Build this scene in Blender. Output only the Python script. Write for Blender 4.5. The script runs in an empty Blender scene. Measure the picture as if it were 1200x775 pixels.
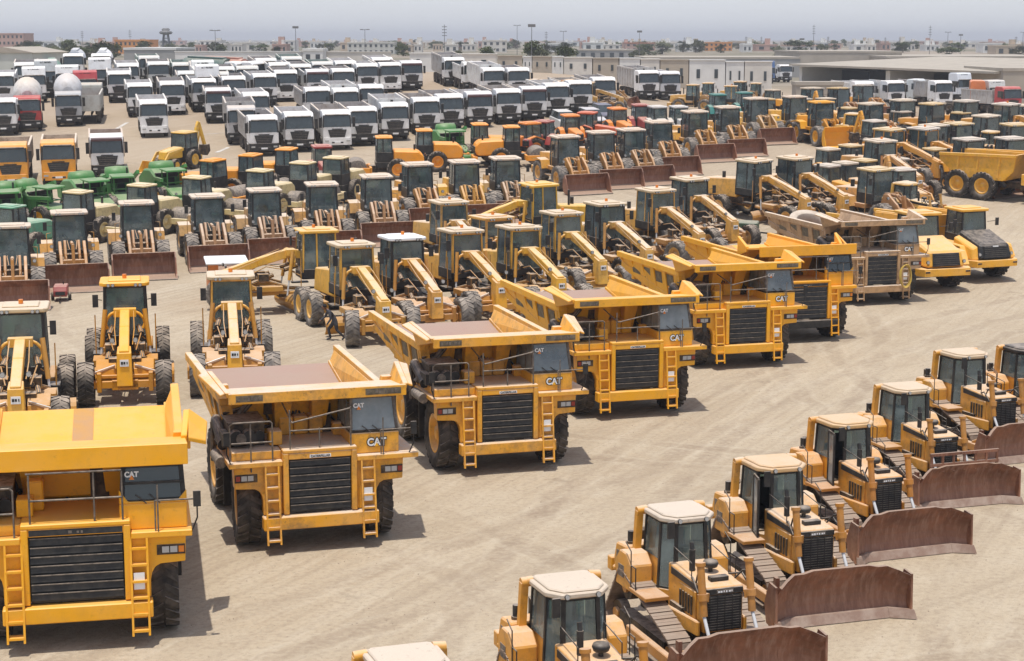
import bpy, bmesh, math, random
from mathutils import Vector, Matrix, Quaternion
R = math.radians
sc = bpy.context.scene
col = sc.collection
random.seed(11)

# ------------------------------------------------------------------ camera and ground
CAM_H, FPX, PW, PH = 13.0, 2100.0, 1200.0, 775.0
PITCH = math.atan((387.5 - 46.0) / FPX)


def sstep(a, b, t):
    t = min(1.0, max(0.0, (t - a) / (b - a)))
    return t * t * (3 - 2 * t)


def zt(x, y):
    """height of the yard: level near the camera, rising to a terrace further off, lower to the east"""
    s, a, b, c, d = 0.065, 85.0, 110.0, 212.0, 245.0
    if y <= a: z = 0.0
    elif y <= b: z = s * (y - a) ** 2 / (2 * (b - a))
    else:
        z = s * (b - a) / 2 + s * (min(y, c) - b)
        if y > c: z += s * (min(y, d) - c) - s * (min(y, d) - c) ** 2 / (2 * (d - c))
    k = 1 - 0.42 * sstep(0, 40, x) * sstep(150, 215, y) * (1 - sstep(350, 650, y))
    return z * k


def at(u, v, h=0.0):
    """world point on the yard (at height h over it) that stands at photo position u, v"""
    x, yy = (u - PW / 2) / FPX, -(v - PH / 2) / FPX
    cp, sp = math.cos(PITCH), math.sin(PITCH)
    d = Vector((x, cp + yy * sp, -sp + yy * cp))
    lo, hi = 5.0, 6000.0
    for _ in range(60):
        t = (lo + hi) / 2
        p = d * t
        if CAM_H + p.z - zt(p.x, p.y) - h > 0: lo = t
        else: hi = t
    p = d * lo
    return Vector((p.x, p.y, zt(p.x, p.y)))


def facing(u, v, Y):
    """x and z of the point at depth Y that stands at photo position u, v"""
    x, yy = (u - PW / 2) / FPX, -(v - PH / 2) / FPX
    cp, sp = math.cos(PITCH), math.sin(PITCH)
    d = Vector((x, cp + yy * sp, -sp + yy * cp))
    k = Y / d.y
    return d.x * k, CAM_H + d.z * k


# ------------------------------------------------------------------ materials
def new_mat(name):
    m = bpy.data.materials.new(name)
    m.use_nodes = True
    nt = m.node_tree
    nt.nodes.clear()
    out = nt.nodes.new('ShaderNodeOutputMaterial')
    b = nt.nodes.new('ShaderNodeBsdfPrincipled')
    nt.links.new(b.outputs[0], out.inputs[0])
    return m, nt, b, out


def N(nt, t, **k):
    n = nt.nodes.new(t)
    for a, b in k.items(): setattr(n, a, b)
    return n


def mixc(nt, fac, a, b, mode='MIX'):
    n = N(nt, 'ShaderNodeMix', data_type='RGBA', blend_type=mode)
    for s, v in ((n.inputs[0], fac), (n.inputs[6], a), (n.inputs[7], b)):
        if hasattr(v, 'is_output'): nt.links.new(v, s)
        elif isinstance(v, (int, float)): s.default_value = v
        else: s.default_value = (*v, 1) if len(v) == 3 else v
    return n.outputs[2]


def math_(nt, op, a, b=0.0, clamp=False):
    n = N(nt, 'ShaderNodeMath', operation=op, use_clamp=clamp)
    for s, v in ((n.inputs[0], a), (n.inputs[1], b)):
        if hasattr(v, 'is_output'): nt.links.new(v, s)
        else: s.default_value = v
    return n.outputs[0]


def noise(nt, scale, detail=3.0, vec=None, rough=0.55, dist=0.0):
    n = N(nt, 'ShaderNodeTexNoise')
    n.inputs['Scale'].default_value = scale
    n.inputs['Detail'].default_value = detail
    n.inputs['Roughness'].default_value = rough
    n.inputs['Distortion'].default_value = dist
    if vec is not None: nt.links.new(vec, n.inputs['Vector'])
    return n.outputs[0]


def ramp(nt, fac, lo, hi, a=0.0, b=1.0):
    n = N(nt, 'ShaderNodeMapRange', clamp=True)
    nt.links.new(fac, n.inputs[0])
    for i, v in zip((1, 2, 3, 4), (lo, hi, a, b)): n.inputs[i].default_value = v
    return n.outputs[0]


def obvec(nt):
    tc = N(nt, 'ShaderNodeTexCoord')
    oi = N(nt, 'ShaderNodeObjectInfo')
    cx = N(nt, 'ShaderNodeCombineXYZ')
    r = math_(nt, 'MULTIPLY', oi.outputs['Random'], 40.0)
    for i in range(3): nt.links.new(r, cx.inputs[i])
    va = N(nt, 'ShaderNodeVectorMath', operation='ADD')
    nt.links.new(tc.outputs['Object'], va.inputs[0]); nt.links.new(cx.outputs[0], va.inputs[1])
    return va.outputs[0], oi


DUST = (0.63, 0.515, 0.40)


def upness(nt, lo=0.25, hi=0.95):
    g = N(nt, 'ShaderNodeNewGeometry')
    s = N(nt, 'ShaderNodeSeparateXYZ')
    nt.links.new(g.outputs['Normal'], s.inputs[0])
    return ramp(nt, s.outputs[2], lo, hi)


def mat_paint():
    m, nt, b, out = new_mat('painted_steel')
    v, oi = obvec(nt)
    base, dustk = oi.outputs['Color'], oi.outputs['Alpha']
    n1 = noise(nt, 1.3, 5, v, 0.6)
    n2 = noise(nt, 9.0, 4, v, 0.65)
    fade = mixc(nt, ramp(nt, n1, 0.40, 0.78, 0.0, 0.18), base, mixc(nt, 0.5, base, DUST))
    # dry dust lying on level faces, a thin film elsewhere
    up = upness(nt)
    patch = ramp(nt, math_(nt, 'ADD', math_(nt, 'MULTIPLY', n1, 0.7), math_(nt, 'MULTIPLY', n2, 0.5)), 0.34, 0.66, 0.35, 1.0)
    lay = math_(nt, 'MULTIPLY', math_(nt, 'MULTIPLY', up, patch), math_(nt, 'MULTIPLY', dustk, 1.7), True)
    film = math_(nt, 'MULTIPLY', math_(nt, 'MULTIPLY', dustk, 0.24), ramp(nt, n1, 0.3, 0.7, 0.15, 1.0))
    tot = math_(nt, 'MAXIMUM', lay, film)
    c = mixc(nt, tot, fade, DUST)
    mud = math_(nt, 'MULTIPLY', ramp(nt, noise(nt, 2.2, 6, v, 0.7), 0.47, 0.70), math_(nt, 'MULTIPLY', dustk, 1.15), True)
    c = mixc(nt, math_(nt, 'MULTIPLY', mud, math_(nt, 'SUBTRACT', 1.0, up)), c, (0.19, 0.115, 0.06))
    # scuffs: grime and bare rusty scratches
    sc_ = math_(nt, 'MULTIPLY', ramp(nt, n2, 0.60, 0.70), math_(nt, 'ADD', math_(nt, 'MULTIPLY', dustk, 0.6), 0.10), True)
    c = mixc(nt, sc_, c, (0.10, 0.065, 0.04))
    nt.links.new(c, b.inputs['Base Color'])
    nt.links.new(math_(nt, 'ADD', math_(nt, 'MULTIPLY', tot, 0.35), 0.42, True), b.inputs['Roughness'])
    b.inputs['Specular IOR Level'].default_value = 0.35
    bp = N(nt, 'ShaderNodeBump'); bp.inputs['Strength'].default_value = 0.08; bp.inputs['Distance'].default_value = 0.02
    nt.links.new(n1, bp.inputs['Height']); nt.links.new(bp.outputs[0], b.inputs['Normal'])
    return m


def mat_two(name, a, c, scale=3.0, rough=0.6, dust=0.0, spec=0.3, metal=0.0, lo=0.4, hi=0.65, detail=5, bump=0.0):
    m, nt, b, out = new_mat(name)
    v, oi = obvec(nt)
    n1 = noise(nt, scale, detail, v, 0.62)
    cc = mixc(nt, ramp(nt, n1, lo, hi), a, c)
    if dust:
        up = upness(nt)
        cc = mixc(nt, math_(nt, 'MULTIPLY', up, math_(nt, 'MULTIPLY', ramp(nt, n1, 0.25, 0.6), dust), True), cc, DUST)
    nt.links.new(cc, b.inputs['Base Color'])
    b.inputs['Roughness'].default_value = rough
    b.inputs['Specular IOR Level'].default_value = spec
    b.inputs['Metallic'].default_value = metal
    if bump:
        bp = N(nt, 'ShaderNodeBump'); bp.inputs['Strength'].default_value = bump; bp.inputs['Distance'].default_value = 0.03
        nt.links.new(n1, bp.inputs['Height']); nt.links.new(bp.outputs[0], b.inputs['Normal'])
    return m


def mat_rust():
    m, nt, b, out = new_mat('worn_rusty_steel')
    v, oi = obvec(nt)
    mp = N(nt, 'ShaderNodeMapping'); mp.inputs['Scale'].default_value = (2.2, 0.5, 0.5)
    nt.links.new(v, mp.inputs[0])
    n1 = noise(nt, 1.6, 6, v, 0.65)
    n2 = noise(nt, 4.0, 5, mp.outputs[0], 0.7)
    c = mixc(nt, ramp(nt, n1, 0.35, 0.68), (0.115, 0.042, 0.022), (0.27, 0.11, 0.058))
    c = mixc(nt, ramp(nt, n2, 0.48, 0.76, 0, 0.6), c, (0.38, 0.25, 0.19))
    c = mixc(nt, ramp(nt, noise(nt, 0.7, 3, v), 0.5, 0.75, 0, 0.45), c, (0.06, 0.026, 0.017))
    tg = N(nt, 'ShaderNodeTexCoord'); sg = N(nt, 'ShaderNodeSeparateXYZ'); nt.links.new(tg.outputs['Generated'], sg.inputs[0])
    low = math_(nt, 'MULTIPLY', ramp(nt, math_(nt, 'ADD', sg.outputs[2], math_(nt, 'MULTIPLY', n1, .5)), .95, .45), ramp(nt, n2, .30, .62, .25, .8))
    c = mixc(nt, low, c, (0.335, 0.165, 0.095))  # paler foot: scraped steel, with sunlight there also painted into the colour
    c = mixc(nt, math_(nt, 'MULTIPLY', upness(nt, 0.45, 0.95), 0.6), c, (0.40, 0.31, 0.23))
    nt.links.new(c, b.inputs['Base Color'])
    b.inputs['Roughness'].default_value = 0.55
    b.inputs['Specular IOR Level'].default_value = 0.4
    bp = N(nt, 'ShaderNodeBump'); bp.inputs['Strength'].default_value = 0.25; bp.inputs['Distance'].default_value = 0.02
    nt.links.new(n2, bp.inputs['Height']); nt.links.new(bp.outputs[0], b.inputs['Normal'])
    return m


def mat_glass(name, tint, dusty, dark):
    m, nt, b, out = new_mat(name)
    nt.nodes.remove(b)
    v, oi = obvec(nt)
    tr = N(nt, 'ShaderNodeBsdfTransparent'); tr.inputs[0].default_value = (*tint, 1)
    gl = N(nt, 'ShaderNodeBsdfGlossy'); gl.inputs['Roughness'].default_value = 0.03; gl.inputs[0].default_value = (0.9, 0.95, 0.97, 1)
    df = N(nt, 'ShaderNodeBsdfDiffuse'); df.inputs[0].default_value = (*dark, 1)
    fr = N(nt, 'ShaderNodeFresnel'); fr.inputs[0].default_value = 1.5
    a = N(nt, 'ShaderNodeMixShader'); nt.links.new(math_(nt, 'ADD', math_(nt, 'MULTIPLY', fr.outputs[0], 1.3), 0.03, True), a.inputs[0])
    nt.links.new(tr.outputs[0], a.inputs[1]); nt.links.new(gl.outputs[0], a.inputs[2])
    c = N(nt, 'ShaderNodeMixShader')
    nt.links.new(ramp(nt, noise(nt, 1.1, 4, v), 0.32, 0.70, dusty * 0.25, dusty), c.inputs[0])
    nt.links.new(a.outputs[0], c.inputs[1]); nt.links.new(df.outputs[0], c.inputs[2])
    nt.links.new(c.outputs[0], out.inputs[0])
    return m


def mat_flat(name, c, rough=0.5, spec=0.4, metal=0.0):
    m, nt, b, out = new_mat(name)
    b.inputs['Base Color'].default_value = (*c, 1)
    b.inputs['Roughness'].default_value = rough
    b.inputs['Specular IOR Level'].default_value = spec
    b.inputs['Metallic'].default_value = metal
    return m


PAINT = mat_paint()
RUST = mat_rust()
RUBBER = mat_two('dusty_tyre_rubber', (0.030, 0.027, 0.024), (0.10, 0.085, 0.07), 2.5, 0.85, 0.55, 0.2)
RUBBERG = mat_two('sun_bleached_tyre_rubber', (0.10, 0.092, 0.085), (0.22, 0.195, 0.165), 3.5, 0.9, 0.4, 0.2)
BLACK = mat_two('black_painted_steel', (0.018, 0.018, 0.018), (0.045, 0.04, 0.035), 3.0, 0.5, 0.45)
GRIL = mat_two('dark_grille_steel', (0.022, 0.024, 0.026), (0.05, 0.048, 0.044), 5.0, 0.45, 0.35)
GREASE = mat_two('oily_machinery', (0.022, 0.017, 0.013), (0.13, 0.085, 0.045), 4.0, 0.65, 0.6)
LINER = mat_two('scoured_bed_steel', (0.33, 0.215, 0.17), (0.255, 0.16, 0.125), 1.1, 0.75, 0.25, 0.25)
TRACK = mat_two('dusty_track_steel', (0.26, 0.19, 0.14), (0.15, 0.105, 0.075), 3.0, 0.7, 0.35, 0.25)
RAIL = mat_two('handrail_steel', (0.10, 0.085, 0.07), (0.22, 0.18, 0.14), 8.0, 0.6, 0.4)
CHROME = mat_flat('bright_ram_steel', (0.55, 0.55, 0.54), 0.3, 0.5)
GLASS = mat_glass('tinted_cab_glass', (0.58, 0.72, 0.70), 0.62, (0.24, 0.30, 0.295))
GLASSD = mat_glass('dark_windscreen_glass', (0.12, 0.17, 0.19), 0.45, (0.11, 0.135, 0.14))
GLASSP = mat_glass('dusty_windscreen_glass', (0.40, 0.50, 0.50), 0.75, (0.40, 0.44, 0.43))
LAMP = mat_flat('lamp_lens', (0.42, 0.42, 0.40), 0.12, 0.7)
REDL = mat_flat('red_lens', (0.28, 0.03, 0.02), 0.2, 0.5)
AMBER = mat_flat('amber_lens', (0.75, 0.22, 0.02), 0.2, 0.5)
WHITE = mat_flat('white_lettering', (0.78, 0.78, 0.76), 0.5)
SEATM = mat_flat('black_seat_cloth', (0.02, 0.02, 0.022), 0.9, 0.2)
HIVIS = mat_flat('bright_seat_cover', (0.55, 0.60, 0.03), 0.8, 0.2)
DECAL = mat_two('dark_decal_film', (0.09, 0.075, 0.05), (0.20, 0.16, 0.10), 6.0, 0.5, 0.2)
WORNY = mat_two('scoured_yellow_steel', (.50, .25, .045), (.40, .19, .05), 1.5, .7, .2)
YLOGO = mat_flat('yellow_logo_film', (0.85, 0.45, 0.02), 0.5)
INK = mat_flat('black_lettering', (0.02, 0.02, 0.02), 0.5)


# ------------------------------------------------------------------ mesh builder
class MB:
    def __init__(s):
        s.bm = bmesh.new(); s.mats = []

    def mi(s, m):
        if m not in s.mats: s.mats.append(m)
        return s.mats.index(m)

    def poly(s, pts, faces, m, smooth=False):
        vs = [s.bm.verts.new(p) for p in pts]
        i = s.mi(m)
        for f in faces:
            try:
                fc = s.bm.faces.new([vs[k] for k in f])
                fc.material_index = i; fc.smooth = smooth
            except ValueError: pass
        return s

    HF = ((0, 3, 2, 1), (4, 5, 6, 7), (0, 1, 5, 4), (1, 2, 6, 5), (2, 3, 7, 6), (3, 0, 4, 7))

    def hexa(s, p, m): return s.poly(p, s.HF, m)

    def box(s, x0, x1, y0, y1, z0, z1, m):
        return s.hexa([(x0, y0, z0), (x1, y0, z0), (x1, y1, z0), (x0, y1, z0), (x0, y0, z1), (x1, y0, z1), (x1, y1, z1), (x0, y1, z1)], m)

    def obox(s, c, size, rot, m):
        M = Matrix.Translation(c) @ Matrix.Rotation(rot[2], 4, 'Z') @ Matrix.Rotation(rot[1], 4, 'Y') @ Matrix.Rotation(rot[0], 4, 'X')
        a, b, h = (k / 2 for k in size)
        return s.hexa([M @ Vector(q) for q in ((-a, -b, -h), (a, -b, -h), (a, b, -h), (-a, b, -h), (-a, -b, h), (a, -b, h), (a, b, h), (-a, b, h))], m)

    def bar(s, p, q, w, h, m, up=(0, 0, 1), w2=None, h2=None):
        p, q = Vector(p), Vector(q)
        d = (q - p).normalized()
        sd = d.cross(Vector(up))
        if sd.length < 1e-4: sd = d.cross(Vector((0, 1, 0)))
        sd.normalize(); uu = sd.cross(d)
        w2, h2 = w2 or w, h2 or h
        P = [p - sd * w / 2 - uu * h / 2, p + sd * w / 2 - uu * h / 2, p + sd * w / 2 + uu * h / 2, p - sd * w / 2 + uu * h / 2]
        Q = [q - sd * w2 / 2 - uu * h2 / 2, q + sd * w2 / 2 - uu * h2 / 2, q + sd * w2 / 2 + uu * h2 / 2, q - sd * w2 / 2 + uu * h2 / 2]
        return s.hexa(P + Q, m)

    def prism(s, ax, poly, a0, a1, m, smooth=False):
        mk = {'x': lambda a, b, c: (c, a, b), 'y': lambda a, b, c: (a, c, b), 'z': lambda a, b, c: (a, b, c)}[ax]
        n = len(poly)
        pts = [mk(a, b, a0) for a, b in poly] + [mk(a, b, a1) for a, b in poly]
        fs = [tuple(range(n - 1, -1, -1)), tuple(range(n, 2 * n))] + [(i, (i + 1) % n, n + (i + 1) % n, n + i) for i in range(n)]
        s.poly(pts, fs, m, False)
        return s

    def cyl(s, p, q, r, m, n=10, r2=None, smooth=True):
        p, q = Vector(p), Vector(q)
        d = (q - p).normalized()
        a = d.orthogonal().normalized(); b = d.cross(a)
        r2 = r if r2 is None else r2
        pts = [p + (a * math.cos(t) + b * math.sin(t)) * r for t in [2 * math.pi * i / n for i in range(n)]]
        pts += [q + (a * math.cos(t) + b * math.sin(t)) * r2 for t in [2 * math.pi * i / n for i in range(n)]]
        s.poly(pts, [(i, (i + 1) % n, n + (i + 1) % n, n + i) for i in range(n)], m, smooth)
        s.poly(pts[:n], [tuple(range(n - 1, -1, -1))], m); s.poly(pts[n:], [tuple(range(n))], m)
        return s

    def tube(s, pts, r, m, n=5):
        for a, b in zip(pts, pts[1:]): s.cyl(a, b, r, m, n)
        return s

    def lathe(s, prof, c, m, n=20, ax='x', close=False):
        P = []
        for r, a in prof:
            for i in range(n):
                t = 2 * math.pi * i / n
                u, w = r * math.cos(t), r * math.sin(t)
                P.append(Vector(c) + Vector({'x': (a, u, w), 'y': (u, a, w), 'z': (u, w, a)}[ax]))
        k = len(prof)
        fs = [(j * n + i, j * n + (i + 1) % n, ((j + 1) % k) * n + (i + 1) % n, ((j + 1) % k) * n + i) for j in range(k if close else k - 1) for i in range(n)]
        s.poly(P, fs, m, True)
        if not close:
            for j in (0, k - 1):
                if prof[j][0] > 1e-4: s.poly(P[j * n:(j + 1) * n], [tuple(range(n))], m)
        return s

    def grid(s, rows, m, smooth=True):
        w = len(rows[0])
        P = [p for r in rows for p in r]
        s.poly(P, [(i * w + j, i * w + j + 1, (i + 1) * w + j + 1, (i + 1) * w + j) for i in range(len(rows) - 1) for j in range(w - 1)], m, smooth)
        return s

    def shell(s, rows, th, m, smooth=True):
        """a curved plate: rows of points, thickened along th"""
        th = Vector(th)
        w, h = len(rows[0]), len(rows)
        A = [Vector(p) for r in rows for p in r]
        Bk = [p + th for p in A]
        n = w * h
        q = [(i * w + j, i * w + j + 1, (i + 1) * w + j + 1, (i + 1) * w + j) for i in range(h - 1) for j in range(w - 1)]
        fs = q + [tuple(n + k for k in reversed(f)) for f in q]
        ring = [j for j in range(w)] + [i * w + w - 1 for i in range(1, h)] + [(h - 1) * w + j for j in range(w - 2, -1, -1)] + [i * w for i in range(h - 2, 0, -1)]
        rim = [(a, b, n + b, n + a) for a, b in zip(ring, ring[1:] + ring[:1])]
        s.poly(A + Bk, fs + rim, m, False)
        return s

    def mesh(s, name, bev=0.0):
        bm = s.bm
        bmesh.ops.recalc_face_normals(bm, faces=bm.faces)
        if bev:
            es = [e for e in bm.edges if len(e.link_faces) == 2 and e.calc_face_angle(0) > R(28)]
            bmesh.ops.bevel(bm, geom=es, offset=bev, offset_type='OFFSET', segments=1, profile=0.5, affect='EDGES', clamp_overlap=True)
        me = bpy.data.meshes.new(name)
        bm.to_mesh(me); bm.free()
        for m in s.mats: me.materials.append(m)
        return me

    def done(s, name, parent=None, bev=0.0, loc=None):
        return link(name, s.mesh(name, bev), parent, loc)


CUR = [(0.8, 0.4, 0.02, 0.3)]


def link(name, me, parent=None, loc=None):
    o = bpy.data.objects.new(name, me)
    col.objects.link(o)
    if parent is not None: o.parent = parent
    if loc is not None: o.location = loc
    o.color = CUR[0]
    return o


def thing(name):
    o = bpy.data.objects.new(name, None)
    col.objects.link(o)
    o.empty_display_size = 0.5
    return o


def tag(o, label, cat, group=None, kind=None):
    o['label'] = label; o['category'] = cat
    if group: o['group'] = group
    if kind: o['kind'] = kind
    return o


def struct(o, kind='structure'):
    o['kind'] = kind
    return o


def place(o, p, rz):
    """stand a thing on the yard at p, turned by rz, tilted with the slope"""
    e = 3.0
    sl = math.atan((zt(p.x, p.y + e) - zt(p.x, p.y - e)) / (2 * e))
    M = Matrix.Translation(p) @ Matrix.Rotation(sl, 4, 'X') @ Matrix.Rotation(rz, 4, 'Z')
    k = SIZE.get(base(o.name), 1.0)
    o.rotation_mode = 'QUATERNION'; o.scale = k if isinstance(k, tuple) else (k, k, k)
    o.location = M.to_translation(); o.rotation_quaternion = M.to_quaternion()


KID, ALLOF = {}, {}


def base(n): return n.split('.')[0]


def remember(root):
    """children lists of a finished prototype, so that copying stays quick"""
    ch = {}
    for o in bpy.data.objects:
        if o.parent is not None: ch.setdefault(o.parent.name, []).append(o)
    al = []
    def rec(o):
        al.append(o)
        KID[o.name] = ch.get(o.name, [])
        for c in KID[o.name]: rec(c)
    rec(root)
    ALLOF[root.name] = al
    return root


def dup(root, skip=()):
    """a copy of a thing with copies of its parts and their sub-parts"""
    al = []
    def rec(o, par):
        c = o.copy(); col.objects.link(c); al.append(c)
        if par is not None: c.parent = par
        for k in KID[o.name]:
            if base(k.name) not in skip: rec(k, c)
        return c
    c = rec(root, None)
    ALLOF[c.name] = al
    return c


GRIMY = {'lift_arm', 'tilt_linkage', 'loader_tower', 'lift_cylinder', 'frame_brackets', 'draw_bar', 'front_axle', 'moldboard', 'push_arm', 'track_frame', 'tandem_case', 'platform', 'step'}


def recolour(root, c1, c2=None, second=()):
    for o in ALLOF[root.name]:
        sec = base(o.name) in second or (o.parent is not None and base(o.parent.name) in second)
        c = c2 if (sec and c2) else c1
        if c is c1 and base(o.name) in GRIMY: c = (c1[0] * .66, c1[1] * .60, c1[2] * .8, c1[3] * .75)
        o.color = c


# frame sizes of the big machines
SIZE = {'dump_truck': (1.10, 1.14, 1.17), 'articulated_dump_truck': 1.10, 'wheel_loader': 1.12, 'motor_grader': (1.17, 1.17, 1.20), 'bulldozer': (.86, .85, .90), 'tipper_truck': (1, 1, 1.13), 'mixer_truck': (1, 1, 1.10), 'box_truck': (1, 1, 1.08), 'tractor_unit': (1, 1, 1.10), 'tanker_truck': (1, 1, 1.08), 'soil_compactor': 1.05, 'towed_compressor': .58}
USED = set()


def put(proto, p, rz, label, cat, group=None, c1=None, c2=None, second=(), skip=(), k=1.0):
    if proto.name not in USED and not skip:
        USED.add(proto.name); o = proto
    else:
        o = dup(proto, skip)
    place(o, p, rz)
    tag(o, label, cat, group)
    if k != 1.0: o.scale = tuple(q * k for q in o.scale)
    if c1: COLQ.append((o, c1, c2, second))
    return o


COLQ = []


# ------------------------------------------------------------------ wheels
_W = {}


def wheel(root, x, y, r, w, rubber=None, rimmat=None, lugs=22, name='wheel', z=None, rr=0.55):
    rubber = rubber or RUBBER; rimmat = rimmat or PAINT
    key = (r, w, rubber.name, lugs)
    if key not in _W:
        b = MB()
        h = w / 2
        b.lathe([(rr * r, -h * .8), (r * .80, -h), (r * .92, -h * .97), (r * .955, -h * .7), (r * .965, 0), (r * .955, h * .7), (r * .92, h * .97), (r * .80, h), (rr * r, h * .8)], (0, 0, 0), rubber, 26, close=True)
        for i in range(lugs):
            for sd in (-1, 1):
                a0 = 2 * math.pi * (i + (0.5 if sd > 0 else 0)) / lugs
                da = 2 * math.pi / lugs * 0.52
                sw = 2 * math.pi / lugs * 0.55
                P = []
                for rad in (r * .93, r * 1.0):
                    for xx, off in ((0.02 * sd, 0), (h * .99 * sd, sw)):
                        for d in (0, da):
                            t = a0 + off + d
                            rq = rad if abs(xx) < h * .5 else rad * (0.985 if rad > r * .95 else 0.97)
                            P.append((xx, rq * math.cos(t), rq * math.sin(t)))
                b.poly(P, [(0, 1, 3, 2), (4, 6, 7, 5), (0, 2, 6, 4), (1, 5, 7, 3), (2, 3, 7, 6), (0, 4, 5, 1)], rubber)
        _W[key] = b.mesh('tyre')
    k2 = (r, w, rimmat.name, rr, 'rim')
    if k2 not in _W:
        b = MB(); h = w / 2; q = rr * r * 1.02
        b.lathe([(0.0, -h * .62), (q * .33, -h * .62), (q * .36, -h * .35), (q * .78, -h * .30), (q * .86, -h * .78), (q, -h * .84), (q, h * .84), (q * .86, h * .78), (q * .78, h * .30), (q * .36, h * .35), (q * .33, h * .62), (0.0, h * .62)], (0, 0, 0), rimmat, 18)
        _W[k2] = b.mesh('rim')
    o = link(name, _W[key], root, (x, y, r if z is None else z))
    link('rim', _W[k2], o)
    return o


def text_mesh(txt, size, m, depth=0.006, bold=0.0):
    cu = bpy.data.curves.new('lettering', 'FONT')
    cu.body = txt; cu.size = size; cu.extrude = depth; cu.align_x = 'CENTER'; cu.align_y = 'CENTER'; cu.offset = bold
    ob = bpy.data.objects.new('lettering', cu)
    col.objects.link(ob)
    dg = bpy.context.evaluated_depsgraph_get()
    me = bpy.data.meshes.new_from_object(ob.evaluated_get(dg))
    bpy.data.objects.remove(ob); bpy.data.curves.remove(cu)
    me.materials.clear(); me.materials.append(m)
    return me


_T = {}


def lettering(root, txt, size, c, m, name='lettering', bold=0.0, rx=90, sx=1.0, depth=0.006):
    k = (txt, size, m.name, bold, depth)
    if k not in _T: _T[k] = text_mesh(txt, size, m, depth, bold)
    o = link(name, _T[k], root, c)
    o.rotation_euler = (R(rx), 0, 0); o.scale = (sx, 1, 1)
    return o


def marks(b, x0, x1, z0, z1, y, m, seed):
    """worn, unreadable lettering as a run of small raised strokes"""
    rnd = random.Random(seed)
    x = x0
    while x < x1:
        w = rnd.uniform(.03, .07)
        if rnd.random() > .2:
            b.box(x, min(x + w, x1), y - .004, y + .004, z0 + rnd.uniform(0, .25) * (z1 - z0), z1 - rnd.uniform(0, .25) * (z1 - z0), m)
        x += w + rnd.uniform(.015, .04)


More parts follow.
